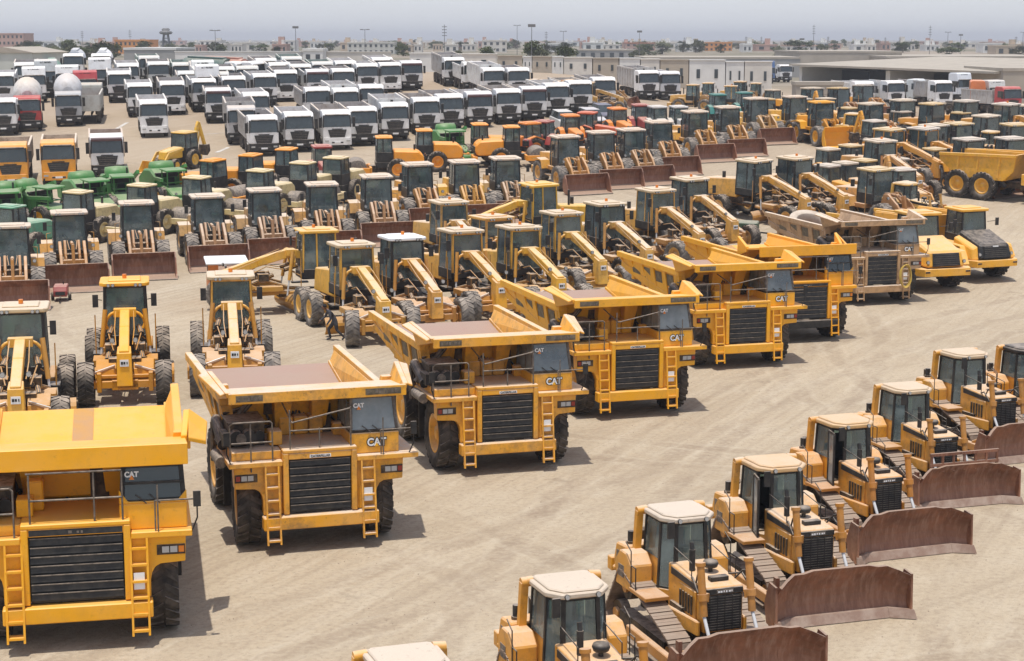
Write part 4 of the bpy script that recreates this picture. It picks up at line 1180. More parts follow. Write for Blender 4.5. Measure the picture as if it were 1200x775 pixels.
def lorry(kind='tipper', high=1.0, black_bumper=True, visor=False, cover=False, hr=0.0):
    """forward-control lorry, front towards -y, origin on the ground under the front bumper"""
    t = thing({'tipper': 'tipper_truck', 'mixer': 'mixer_truck', 'box': 'box_truck', 'unit': 'tractor_unit', 'tank': 'tanker_truck'}[kind]); CUR[0] = WHT
    LEN = 5.6 if kind == 'unit' else 8.6
    b = MB()
    for s in (-1, 1): b.box(s * .42 - .06, s * .42 + .06, .4, LEN - .3, .75, 1.0, BLACK)
    b.box(-.95, .95, .5, 2.2, .55, .92, BLACK); b.box(-1.15, -.6, 3.6, 4.7, .5, .95, GREASE); b.box(.6, 1.15, 3.6, 4.9, .5, 1.0, GREASE)
    b.done('chassis', t)
    for y in ([1.35, 4.3] if kind == 'unit' else [1.35, 3.1, 5.9, 7.25]):
        for s in (-1, 1): wheel(t, s * 1.03, y, .52, .36, RUBBER, RAIL, 14)
    b = MB()
    z1 = 2.95 + hr
    P = [(.02, .95), (.0, 1.75), (.16, 2.62), (.34, z1 - .08), (.55, z1), (1.75, z1), (1.95, z1 - .15), (1.95, .95)]
    b.prism('x', P, -1.22, 1.22, PAINT)
    b.box(-1.23, 1.23, 1.0, 1.9, .75, .949, PAINT)
    b.done('cab', t, .05)
    b = MB()
    pz, pt = 1.78, 2.60
    f = lambda z: (z - 1.75) * .184 - .02
    b.hexa([(-1.1, f(pz), pz), (1.1, f(pz), pz), (1.1, f(pz) + .03, pz), (-1.1, f(pz) + .03, pz), (-1.06, f(pt), pt), (1.06, f(pt), pt), (1.06, f(pt) + .03, pt), (-1.06, f(pt) + .03, pt)], GLASSD)
    ws = b.done('windscreen', t)
    b = MB()
    for s in (-1, 1): b.hexa([(s * 1.16 - .07, f(pz) + .005, pz - .03), (s * 1.16 + .05, f(pz) + .005, pz - .03), (s * 1.16 + .05, f(pz) + .03, pz - .03), (s * 1.16 - .07, f(pz) + .03, pz - .03), (s * 1.12 - .06, f(pt) + .005, pt + .06), (s * 1.12 + .06, f(pt) + .005, pt + .06), (s * 1.12 + .06, f(pt) + .03, pt + .06), (s * 1.12 - .06, f(pt) + .03, pt + .06)], BLACK)
    b.hexa([(-1.05, f(pt) - .06, pt + .0), (1.05, f(pt) - .06, pt + .0), (1.05, f(pt) + .04, pt + .03), (-1.05, f(pt) + .04, pt + .03), (-1.0, f(pt) - .06, pt + .08), (1.0, f(pt) - .06, pt + .08), (1.0, f(pt) + .06, pt + .12), (-1.0, f(pt) + .06, pt + .12)], BLACK)
    for x in (-.5, .3): b.tube([(x, -.035, pz - .02), (x + .45, f(pz + .3) - .02, pz + .25)], .012, BLACK, 4)
    b.done('windscreen_frame', ws)
    for s in (-1, 1):
        b = MB(); x = s * 1.232
        b.hexa([(x - .006, .35, 1.85), (x + .006, .35, 1.85), (x + .006, 1.3, 1.85), (x - .006, 1.3, 1.85), (x - .006, .42, 2.5), (x + .006, .42, 2.5), (x + .006, 1.3, 2.5), (x - .006, 1.3, 2.5)], GLASSD); b.done('side_window', t)
        b = MB(); b.tube([(s * 1.2, .25, 2.45), (s * 1.42, .05, 2.4)], .02, BLACK, 4); b.box(s * 1.43 - .12, s * 1.43 + .12, .0, .1, 1.75, 2.5, BLACK); b.done('mirror', t)
        b = MB(); b.box(s * .92 - .16, s * .92 + .16, -.13, -.10, .68, .80, LAMP); b.done('headlight', t)
    b = MB()
    b.prism('y', [(-.62, .99), (.62, .99), (.80, 1.58), (-.80, 1.58)], -.03, .05, GRIL)
    for i in range(4): b.box(-.64, .64, -.045, -.02, 1.07 + i * .13, 1.09 + i * .13, RAIL)
    b.box(-.45, .45, -.045, .02, 1.60, 1.66, BLACK)
    b.done('grille', t)
    b = MB()
    bm_ = BLACK if black_bumper else PAINT
    b.prism('z', [(-1.22, .5), (-1.22, .05), (-1.05, -.10), (1.05, -.10), (1.22, .05), (1.22, .5)], .42, .98, bm_)
    b.box(-.5, .5, -.115, -.09, .55, .7, GRIL)
    p = b.done('bumper', t, .03)
    b = MB(); b.box(-.26, .26, -.13, -.118, .56, .68, WHITE); b.done('number_plate', p)
    if visor:
        b = MB(); b.hexa([(-1.15, -.12, 2.58), (1.15, -.12, 2.58), (1.15, .2, 2.66), (-1.15, .2, 2.66), (-1.15, -.10, 2.72), (1.15, -.10, 2.72), (1.15, .3, 2.78), (-1.15, .3, 2.78)], mat_visor()); b.done('sun_visor', t)
    if hr:
        b = MB(); marks(b, -.6, .6, z1 - .35, z1 - .15, .3, INK, 8); b.done('lettering', t)
    if kind == 'tipper':
        b = MB()
        zb, zt_ = 1.25, 1.25 + 1.5 * high
        y0, y1 = 2.25, 8.5
        for s in (-1, 1):
            b.box(s * 1.22 - .03, s * 1.22 + .03, y0, y1, zb, zt_, PAINT); b.box(s * 1.25 - .07, s * 1.25 + .07, y0 - .02, y1 + .02, zt_ - .12, zt_ + .02, PAINT)
            for i in range(7): b.box(s * 1.28 - .05, s * 1.28 + .05, y0 + .05 + i * 1.0, y0 + .17 + i * 1.0, zb, zt_ - .121, PAINT)
        b.box(-1.189, 1.189, y0, y0 + .06, zb, zt_ + .12, PAINT); b.box(-1.189, 1.189, y1 - .06, y1, zb, zt_ - .05, PAINT)
        b.box(-1.25, 1.25, y0, y1, zb - .12, zb, PAINT)
        for i in range(5): b.box(-1.0 + .45 * i, -.9 + .45 * i, y0 - .06, y0 - .001, zb, zt_ + .1, PAINT)
        if cover: b.box(-1.2, 1.2, y0 - 1.2, y0 - .062, zt_ + .0, zt_ + .08, PAINT)
        bd = b.done('tipper_body', t, .0)
        b = MB(); b.box(-1.18, 1.18, y0 + .07, y1 - .07, zb + .005, zb + .03, LINER); b.done('bed_floor', bd)
        b = MB(); b.cyl((0, 2.08, 1.0), (0, 2.08, zt_), .12, BLACK, 8); b.done('hoist_ram', t)
    elif kind == 'mixer':
        b = MB()
        b.lathe([(.55, 2.15), (1.05, 2.35), (1.3, 3.3), (1.35, 4.6), (1.1, 6.0), (.6, 7.4), (.5, 7.45)], (0, 0, 0), PAINT, 22, 'y')
        me = b.mesh('drum')
        d = link('drum', me, t, (0, 0, 2.55)); d.rotation_euler = (R(5), 0, 0)
        b = MB(); b.bar((-.6, 2.4, 1.0), (-.45, 2.4, 2.2), .12, .2, PAINT); b.bar((.6, 2.4, 1.0), (.45, 2.4, 2.2), .12, .2, PAINT); b.bar((0, 8.0, 1.6), (0, 8.0, 3.6), .6, .1, PAINT); b.box(-.9, .9, 6.9, 7.3, 1.0, 2.2, PAINT); b.done('drum_cradle', t)
        b = MB(); b.hexa([(-.5, 7.7, 3.3), (.5, 7.7, 3.3), (.3, 8.5, 3.0), (-.3, 8.5, 3.0), (-.6, 7.5, 3.9), (.6, 7.5, 3.9), (.5, 8.5, 3.9), (-.5, 8.5, 3.9)], PAINT); b.done('hopper', t)
    elif kind == 'box':
        b = MB(); b.box(-1.25, 1.25, 2.2, 8.6, 1.1, 3.3, PAINT); b.done('box_body', t, .04)
    elif kind == 'tank':
        b = MB(); b.cyl((0, 2.3, 2.1), (0, 8.4, 2.1), 1.1, PAINT, 20); b.box(-.4, .4, 2.8, 8.0, 3.15, 3.3, PAINT); b.done('tank', t, 0)
    else:
        b = MB(); b.lathe([(.2, 1.05), (.52, 1.1), (.55, 1.18), (.2, 1.2)], (0, 4.2, 0), BLACK, 14, 'z'); b.done('fifth_wheel', t)
        b = MB(); b.box(-1.0, 1.0, 2.1, 2.5, 1.0, 1.4, BLACK); b.done('air_tank', t)
    return remember(t)


_V = []


def mat_visor():
    if not _V: _V.append(mat_two('brown_visor', (0.07, 0.03, 0.03), (0.1, 0.05, 0.04), 3, .4))
    return _V[0]


# ------------------------------------------------------------------ soil compactor
def compactor():
    """drum towards -y, origin on the ground under the rear axle"""
    t = thing('soil_compactor'); CUR[0] = (.75, .62, .30, .5)
    for s in (-1, 1): wheel(t, s * .85, 0, .78, .55, RUBBER, PAINT, 18)
    b = MB(); b.box(-.5, .5, -1.4, 1.2, .55, 1.0, GREASE); b.box(-.3, .3, -2.0, -1.4, .5, 1.0, GREASE); b.done('chassis', t)
    b = MB()
    b.prism('x', [(-.25, .95), (1.75, .95), (1.95, 1.25), (1.9, 1.75), (1.55, 2.05), (-.25, 2.12)], -.80, .80, PAINT)
    b.done('engine_hood', t, .10)
    b = MB()
    for x in (-.48, 0, .48): b.box(x - .17, x + .17, 1.80, 1.965, 1.05, 1.62, BLACK)
    b.cyl((-.1, 1.3, 2.0), (-.1, 1.3, 2.45), .07, BLACK, 8)
    b.done('rear_grille', t, .0)
    b = MB(); b.box(-.85, .85, 1.75, 2.1, .65, .9, PAINT); b.done('rear_bumper', t, .02)
    b = MB(); b.box(-.78, .78, -1.55, -.3, .9, 1.28, BLACK); b.done('platform', t)
    cab(t, -.72, .72, -1.5, -.32, 1.285, 2.0, 2.98, frame=BLACK, glass=GLASS, over=.06, rth=.10, inset=.04, seatmat=None)
    b = MB(); b.lathe([(.0, -1.02), (.72, -1.02), (.75, -1.0), (.75, 1.0), (.72, 1.02), (.0, 1.02)], (0, -2.9, .75), RAIL, 24); b.done('drum', t)
    b = MB()
    for s in (-1, 1): b.box(s * 1.12 - .06, s * 1.12 + .06, -3.4, -1.9, .55, .95, PAINT)
    b.box(-1.18, 1.18, -3.85, -3.68, .6, .95, PAINT); b.box(-1.18, 1.18, -2.02, -1.85, .6, .98, PAINT)
    for s in (-1, 1): b.box(s * 1.12 - .06, s * 1.12 + .06, -3.7, -3.39, .6, .93, PAINT)
    b.done('drum_frame', t, .02)
    lights(t, [(-.5, 2.1, 1.7), (.5, 2.1, 1.7)], m=AMBER, s=.05)
    return remember(t)


# ------------------------------------------------------------------ farm tractor
def tractor():
    """front towards -y, origin on the ground under the rear axle"""
    t = thing('farm_tractor'); CUR[0] = (.55, .03, .03, .2)
    for s in (-1, 1):
        wheel(t, s * .85, 0, .85, .5, RUBBER, PAINT, 18); wheel(t, s * .75, -2.3, .55, .36, RUBBER, PAINT, 16)
    b = MB(); b.box(-.3, .3, -2.8, .4, .55, 1.0, BLACK); b.cyl((-.8, 0, .85), (.8, 0, .85), .15, BLACK, 8); b.cyl((-.7, -2.3, .55), (.7, -2.3, .55), .1, BLACK, 8); b.done('chassis', t)
    b = MB(); b.hexa([(-.40, -3.0, 1.0), (.40, -3.0, 1.0), (.46, -.8, 1.0), (-.46, -.8, 1.0), (-.34, -2.9, 1.62), (.34, -2.9, 1.62), (.44, -.8, 1.85), (-.44, -.8, 1.85)], PAINT); b.done('hood', t, .06)
    b = MB(); b.box(-.3, .3, -3.04, -2.98, 1.05, 1.5, GRIL); b.done('grille', t)
    for s in (-1, 1):
        b = MB(); b.prism('x', [(-.95, 1.0), (-.7, 1.65), (.0, 1.85), (.8, 1.55), (.78, 1.48), (.0, 1.77), (-.65, 1.58), (-.88, 1.0)], *sorted((s * .62, s * 1.1)), PAINT); b.done('rear_fender', t)
    cab(t, -.68, .68, -.78, .72, 1.0, 1.75, 2.75, frame=BLACK, glass=GLASS, over=.08, rth=.14, zw=1.7)
    lights(t, [(-.2, -3.05, 1.55), (.2, -3.05, 1.55)], s=.06)
    b = MB(); b.cyl((.38, -1.2, 1.8), (.38, -1.2, 2.6), .045, BLACK, 8); b.done('exhaust', t)
    return remember(t)


# ------------------------------------------------------------------ green field machine with a canopy on posts
def green_machine():
    t = thing('field_machine'); CUR[0] = (.03, .27, .045, .25)
    for s in (-1, 1): wheel(t, s * 1.0, 0, .75, .5, RUBBER, YLOGO, 16); wheel(t, s * .95, 3.2, .6, .4, RUBBER, YLOGO, 16)
    b = MB(); b.box(-.5, .5, -.8, 4.2, .6, .95, BLACK); b.done('chassis', t)
    b = MB()
    b.prism('x', [(.9, .95), (4.4, .95), (4.5, 1.7), (3.4, 2.35), (2.0, 2.5), (1.0, 2.1)], -1.05, 1.05, PAINT)
    b.done('hopper', t, .12)
    b = MB(); b.prism('x', [(-1.5, .7), (-.4, .8), (.6, 1.0), (.6, 1.5), (-.5, 1.45), (-1.7, 1.1)], -.75, .75, PAINT); b.done('front_body', t, .08)
    b = MB(); b.box(-.9, .9, -.4, .9, .95, 1.05, BLACK); b.box(-.25, .25, .3, .7, 1.05, 1.5, SEATM); b.box(-.25, .25, .65, .78, 1.5, 2.0, SEATM); b.done('operator_station', t)
    b = MB()
    for x in (-.62, .62):
        for y in (-.35, .85): b.bar((x, y, 1.05), (x * .95, y * .9, 2.55), .07, .07, PAINT, up=(0, 1, 0))
    b.box(-.60, .60, -.38, -.32, 1.75, 1.81, PAINT)
    for x in (-.61, .61): b.bar((x, -.34, 1.72), (x, .80, 1.72), .06, .06, PAINT)
    b.done('canopy_posts', t)
    b = MB(); b.prism('x', [(-.55, 2.52), (1.0, 2.56), (1.0, 2.64), (-.5, 2.66)], -.74, .74, PAINT); b.done('canopy', t, .03)
    b = MB()
    b.lathe([(.2, -.8), (.55, -.75), (.6, 0), (.55, .75), (.2, .8)], (0, 2.6, 2.35), PAINT, 16)
    b.bar((-.9, 1.6, 1.9), (-1.35, -1.4, 2.15), .18, .22, PAINT); b.bar((1.0, 3.8, 1.6), (1.2, 1.0, 2.7), .2, .24, PAINT); b.cyl((.5, 1.2, 2.2), (.5, 1.2, 3.0), .06, BLACK, 8)
    b.box(-.95, .95, 1.0, 1.25, 1.3, 2.3, BLACK)
    b.done('unloading_gear', t, .0)
    b = MB(); b.cyl((-.95, -1.9, .6), (.95, -1.9, .6), .35, PAINT, 14); b.bar((-.6, -.6, .9), (-.6, -1.9, .6), .1, .15, PAINT); b.bar((.6, -.6, .9), (.6, -1.9, .6), .1, .15, PAINT); b.done('front_reel', t)
    lights(t, [(-.5, -1.72, 1.2), (.5, -1.72, 1.2)], s=.09)
    return remember(t)


# ------------------------------------------------------------------ backhoe loader
def backhoe():
    """loader bucket towards -y, origin under the rear axle"""
    t = thing('backhoe_loader'); CUR[0] = (.82, .50, .03, .3)
    for s in (-1, 1): wheel(t, s * .88, 0, .78, .46, RUBBER, PAINT, 16); wheel(t, s * .82, -2.15, .52, .36, RUBBER, PAINT, 14)
    b = MB(); b.box(-.4, .4, -2.6, .8, .55, 1.0, BLACK); b.done('chassis', t)
    b = MB(); b.hexa([(-.42, -2.8, .95), (.42, -2.8, .95), (.46, -.75, .95), (-.46, -.75, .95), (-.38, -2.7, 1.6), (.38, -2.7, 1.6), (.46, -.75, 1.8), (-.46, -.75, 1.8)], PAINT); b.done('hood', t, .06)
    cab(t, -.75, .75, -.72, .85, .95, 1.7, 2.8, frame=BLACK, glass=GLASS, over=.08, rth=.1, zw=1.75)
    b = MB()
    for s in (-1, 1): b.prism('x', [(-.9, 1.55), (-2.6, 1.3), (-3.5, .45), (-3.6, .6), (-2.7, 1.55), (-.9, 1.75)], s * .62 - .05, s * .62 + .05, PAINT)
    b.done('loader_arm', t)
    b = MB(); rows = [[(-1.15 + 2.3 * i / 4, y, z) for i in range(5)] for y, z in ((-4.4, .08), (-3.8, .08), (-3.5, .3), (-3.55, .8), (-3.75, .95))]; b.shell(rows, (0, .04, .02), PAINT)
    for s in (-1, 1): b.prism('x', [(-4.4, .08), (-3.75, .95), (-3.55, .8), (-3.5, .3), (-3.8, .08)], s * 1.15 - .02, s * 1.15 + .02, PAINT)
    b.done('bucket', t)
    b = MB(); b.bar((0, 1.1, .8), (0, 1.7, 3.1), .22, .34, PAINT); b.bar((0, 1.7, 3.1), (0, 1.9, 3.5), .2, .3, PAINT); b.bar((0, 1.9, 3.45), (0, 2.6, 1.6), .2, .28, PAINT); b.cyl((0, 1.6, 1.5), (0, 2.2, 3.0), .07, BLACK, 8); b.done('boom', t, .03)
    b = MB(); b.prism('x', [(2.35, 1.6), (2.8, 1.65), (2.9, 1.1), (2.5, .75), (2.2, .9)], -.35, .35, GREASE); b.done('digger_bucket', t)
    b = MB()
    for s in (-1, 1): b.bar((s * .5, .95, .9), (s * 1.0, 1.1, .15), .14, .14, PAINT); b.box(s * 1.0 - .2, s * 1.0 + .2, .9, 1.3, .06, .14, PAINT)
    b.box(-.9, .9, .9, 1.1, .6, 1.0, PAINT)
    b.done('stabiliser', t)
    return remember(t)


# ------------------------------------------------------------------ parked car, compressor, person
def suv():
    t = thing('parked_car'); CUR[0] = (.6, .6, .6, .2)
    for s in (-1, 1):
        for y in (.85, 3.6): wheel(t, s * .78, y, .36, .24, RUBBER, RAIL, 14)
    b = MB(); b.prism('x', [(.0, .45), (.0, .95), (.25, 1.08), (1.2, 1.15), (4.5, 1.15), (4.6, .95), (4.6, .42), (.6, .32)], -.9, .9, PAINT); b.done('body', t, .05)
    b = MB(); b.hexa([(-.82, 1.15, 1.13), (.82, 1.15, 1.13), (.82, 4.45, 1.13), (-.82, 4.45, 1.13), (-.66, 1.85, 1.72), (.66, 1.85, 1.72), (.66, 4.2, 1.72), (-.66, 4.2, 1.72)], GLASSD); b.done('glasshouse', t)
    b = MB(); b.prism('z', [(-.68, 1.85), (.68, 1.85), (.68, 4.22), (-.68, 4.22)], 1.72, 1.78, PAINT); b.done('roof', t, .02)
    b = MB(); b.box(-.5, .5, -.03, .0, .55, .85, GRIL); b.done('grille', t)
    for s in (-1, 1):
        b = MB(); b.box(s * .7 - .14, s * .7 + .14, -.02, .03, .75, .92, LAMP); b.done('headlight', t)
    return remember(t)


def person():
    """hunched figure walking, facing -y, leaning over beside a tyre"""
    sk = {'pel': (0, 0, .86), 'wst': (0, -.07, 1.0), 'chs': (0, -.22, 1.22), 'nck': (0, -.34, 1.36), 'chin': (0, -.40, 1.42),
          'lhip': (-.10, 0, .82), 'lkn': (-.12, -.28, .48), 'lan': (-.12, -.18, .10), 'lto': (-.13, -.36, .04),
          'rhip': (.10, 0, .82), 'rkn': (.11, .05, .46), 'ran': (.12, .38, .13), 'rto': (.12, .26, .03),
          'lsh': (-.19, -.26, 1.27), 'lel': (-.25, -.40, 1.02), 'lwr': (-.20, -.60, .88), 'lhd': (-.19, -.66, .84),
          'rsh': (.19, -.26, 1.27), 'rel': (.26, -.25, .98), 'rwr': (.24, -.40, .78), 'rhd': (.24, -.43, .72)}
    rad = {'pel': .15, 'wst': .135, 'chs': .16, 'nck': .07, 'chin': .06, 'lhip': .11, 'lkn': .07, 'lan': .05, 'lto': .045, 'rhip': .11, 'rkn': .07, 'ran': .05, 'rto': .045,
           'lsh': .075, 'lel': .052, 'lwr': .038, 'lhd': .04, 'rsh': .075, 'rel': .052, 'rwr': .038, 'rhd': .04}
    ed = [('pel', 'wst'), ('wst', 'chs'), ('chs', 'nck'), ('nck', 'chin'), ('pel', 'lhip'), ('lhip', 'lkn'), ('lkn', 'lan'), ('lan', 'lto'), ('pel', 'rhip'), ('rhip', 'rkn'), ('rkn', 'ran'), ('ran', 'rto'),
          ('chs', 'lsh'), ('lsh', 'lel'), ('lel', 'lwr'), ('lwr', 'lhd'), ('chs', 'rsh'), ('rsh', 'rel'), ('rel', 'rwr'), ('rwr', 'rhd')]
    ks = list(sk)
    me = bpy.data.meshes.new('body')
    me.from_pydata([sk[k] for k in ks], [(ks.index(a), ks.index(b)) for a, b in ed], [])
    o = bpy.data.objects.new('person', me); col.objects.link(o)
    md = o.modifiers.new('skin', 'SKIN')
    for i, k in enumerate(ks):
        v = me.skin_vertices[0].data[i]; v.radius = (rad[k], rad[k] * (.8 if k in ('chs', 'wst', 'pel') else 1)); v.use_root = k == 'pel'
    o.modifiers.new('sub', 'SUBSURF').levels = 2; o.modifiers['sub'].render_levels = 2
    dg = bpy.context.evaluated_depsgraph_get()
    m2 = bpy.data.meshes.new_from_object(o.evaluated_get(dg))
    o.modifiers.clear(); o.data = m2
    cloth = mat_two('dark_work_clothes', (.035, .037, .045), (.07, .07, .075), 6, .9)
    skin = mat_flat('brown_skin', (.20, .10, .06), .6)
    hair = mat_flat('black_hair', (.012, .01, .01), .8)
    m2.materials.clear(); m2.materials.append(cloth); m2.materials.append(skin)
    for p in m2.polygons:
        p.use_smooth = True
        c = p.center
        if c.z > 1.385 or (c.z < .90 and c.y < -.57) or (c.z < .77 and c.x > .18 and c.y < -.38): p.material_index = 1
    # head with a face, joined into the body mesh
    bm = bmesh.new(); bm.from_mesh(m2)
    hc = Vector((0, -.47, 1.50))
    r = bmesh.ops.create_uvsphere(bm, u_segments=16, v_segments=12, radius=.1)
    for v in r['verts']:
        v.co.z *= 1.2; v.co.x *= .82
        if v.co.y < -.07 and abs(v.co.x) < .025 and -.03 < v.co.z < .03: v.co.y -= .025
        v.co += hc
    for f in {f for v in r['verts'] for f in v.link_faces}: f.material_index = 1; f.smooth = True
    for s in (-1, 1):
        for j in range(5):   # fingers
            base_ = Vector(sk['lhd'] if s < 0 else sk['rhd'])
            off = Vector(((j - 2) * .017, -.02, -.01)) if j < 4 else Vector((-s * .03, .01, 0))
            l = (.06, .07, .065, .05, .045)[j]
            q = bmesh.ops.create_cone(bm, cap_ends=True, segments=6, radius1=.010, radius2=.007, depth=l, matrix=Matrix.Translation(base_ + off + Vector((0, -.01, -l / 2 - .01))))
            for f in {f for v in q['verts'] for f in v.link_faces}: f.material_index = 1
    bm.to_mesh(m2); bm.free()
    b = MB(); b.lathe([(.0, .13), (.07, .11), (.10, .05), (.104, -.01), (.085, -.02)], (0, -.455, 1.51), hair, 14, 'z'); h = b.done('hair', o)
    return o


# ------------------------------------------------------------------ small machines near the graders
def compressor():
    """small red towed compressor on two wheels"""
    t = thing('towed_compressor'); CUR[0] = (.30, .02, .025, .3)
    for s in (-1, 1): wheel(t, s * .72, 0, .36, .24, RUBBER, RAIL, 14)
    b = MB(); b.prism('x', [(-1.1, .45), (1.1, .45), (1.15, .9), (.9, 1.35), (-.9, 1.35), (-1.15, .9)], -.58, .58, PAINT); b.done('hood', t, .06)
    b = MB(); b.bar((0, -1.0, .5), (0, -2.2, .45), .1, .1, BLACK); b.cyl((0, -2.0, .45), (0, -2.0, .03), .04, BLACK, 8); b.done('tow_bar', t)
    b = MB(); b.box(-.4, .4, -1.16, -1.12, .6, .9, GRIL); b.done('grille', t)
    b = MB(); b.cyl((.2, .3, 1.34), (.2, .3, 1.6), .05, BLACK, 8); b.done('exhaust', t)
    return remember(t)


def welfare_cart():
    """low site cart: orange box body under a flat white roof"""
    t = thing('site_cart'); CUR[0] = (.72, .20, .03, .2)
    for s in (-1, 1):
        for y in (-.7, .9): wheel(t, s * .75, y, .34, .22, RUBBER, RAIL, 14)
    b = MB(); b.box(-.95, .95, -1.3, 1.3, .45, 1.25, PAINT); b.done('body', t, .05)
    b = MB(); b.box(-.95, -.45, -1.29, -1.0, 1.25, 2.05, PAINT); b.box(.6, .66, -1.25, -1.19, 1.25, 2.05, BLACK); b.box(-.9, -.84, 1.1, 1.16, 1.25, 2.05, BLACK); b.box(.84, .9, 1.1, 1.16, 1.25, 2.05, BLACK); b.done('roof_posts', t)
    b = MB(); b.box(-1.05, 1.05, -1.4, 1.4, 2.051, 2.16, WHITE); b.done('roof', t, .03)
    lights(t, [(-.7, -1.33, .8), (.7, -1.33, .8)], m=REDL, s=.09)
    return remember(t)

# ------------------------------------------------------------------ camera, light, sky
cd = bpy.data.cameras.new('camera'); cam = bpy.data.objects.new('camera', cd); col.objects.link(cam)
cam.location = (0, 0, CAM_H); cam.rotation_euler = (math.pi / 2 - PITCH, 0, 0)
cd.sensor_fit = 'HORIZONTAL'; cd.sensor_width = 36.0; cd.lens = 36.0 * FPX / PW; cd.clip_start = 0.5; cd.clip_end = 12000
sc.camera = cam
EL, AZ = R(79), R(-160)      # a noon sun almost overhead
sv = Vector((math.sin(AZ) * math.cos(EL), math.cos(AZ) * math.cos(EL), math.sin(EL)))
ld = bpy.data.lights.new('sun', 'SUN'); ld.energy = 3.1; ld.angle = R(0.6); ld.color = (1.0, 0.955, 0.89)
sun = bpy.data.objects.new('sun', ld); col.objects.link(sun)
sun.rotation_mode = 'QUATERNION'; sun.rotation_quaternion = (-sv).to_track_quat('-Z', 'Y')
w = bpy.data.worlds.new('World'); sc.world = w; w.use_nodes = True
nt = w.node_tree; nt.nodes.clear()
wo = N(nt, 'ShaderNodeOutputWorld'); bg = N(nt, 'ShaderNodeBackground'); sk = N(nt, 'ShaderNodeTexSky')
sk.sky_type = 'NISHITA'; sk.sun_disc = False; sk.sun_elevation = EL; sk.sun_rotation = AZ % (2 * math.pi)
sk.altitude = 0; sk.air_density = 1.0; sk.dust_density = 1.0; sk.ozone_density = 1.5
hs = N(nt, 'ShaderNodeHueSaturation'); hs.inputs['Saturation'].default_value = 0.55
nt.links.new(sk.outputs[0], hs.inputs['Color']); # dust haze low over the horizon
skm = N(nt, 'ShaderNodeMix', data_type='RGBA'); skm.inputs[7].default_value = (4.05, 4.2, 4.45, 1)
tcw = N(nt, 'ShaderNodeTexCoord'); sxw = N(nt, 'ShaderNodeSeparateXYZ'); nt.links.new(tcw.outputs['Generated'], sxw.inputs[0])
cl = noise(nt, 3.0, 4, tcw.outputs['Generated'], .6)
nt.links.new(math_(nt, 'MULTIPLY', ramp(nt, sxw.outputs[2], 0.0, 0.30, 1.0, 0.0), ramp(nt, cl, .3, .7, .78, .95)), skm.inputs[0]); nt.links.new(skm.outputs[2], bg.inputs[0])
nt.links.new(mixc(nt, 1.0, hs.outputs[0], (0.92, 0.925, 0.985), 'MULTIPLY'), skm.inputs[6]); bg.inputs[1].default_value = 0.15
nt.links.new(bg.outputs[0], wo.inputs[0])
sc.view_settings.view_transform = 'Standard'; sc.view_settings.look = 'None'; sc.view_settings.exposure = 0.36; sc.view_settings.gamma = 1.0
sc.cycles.max_bounces = 6; sc.cycles.diffuse_bounces = 3; sc.cycles.glossy_bounces = 2; sc.cycles.transparent_max_bounces = 12; sc.cycles.transmission_bounces = 2
sc.cycles.use_denoising = True
sc.cycles.caustics_reflective = False; sc.cycles.caustics_refractive = False


HAZE = 0.0003
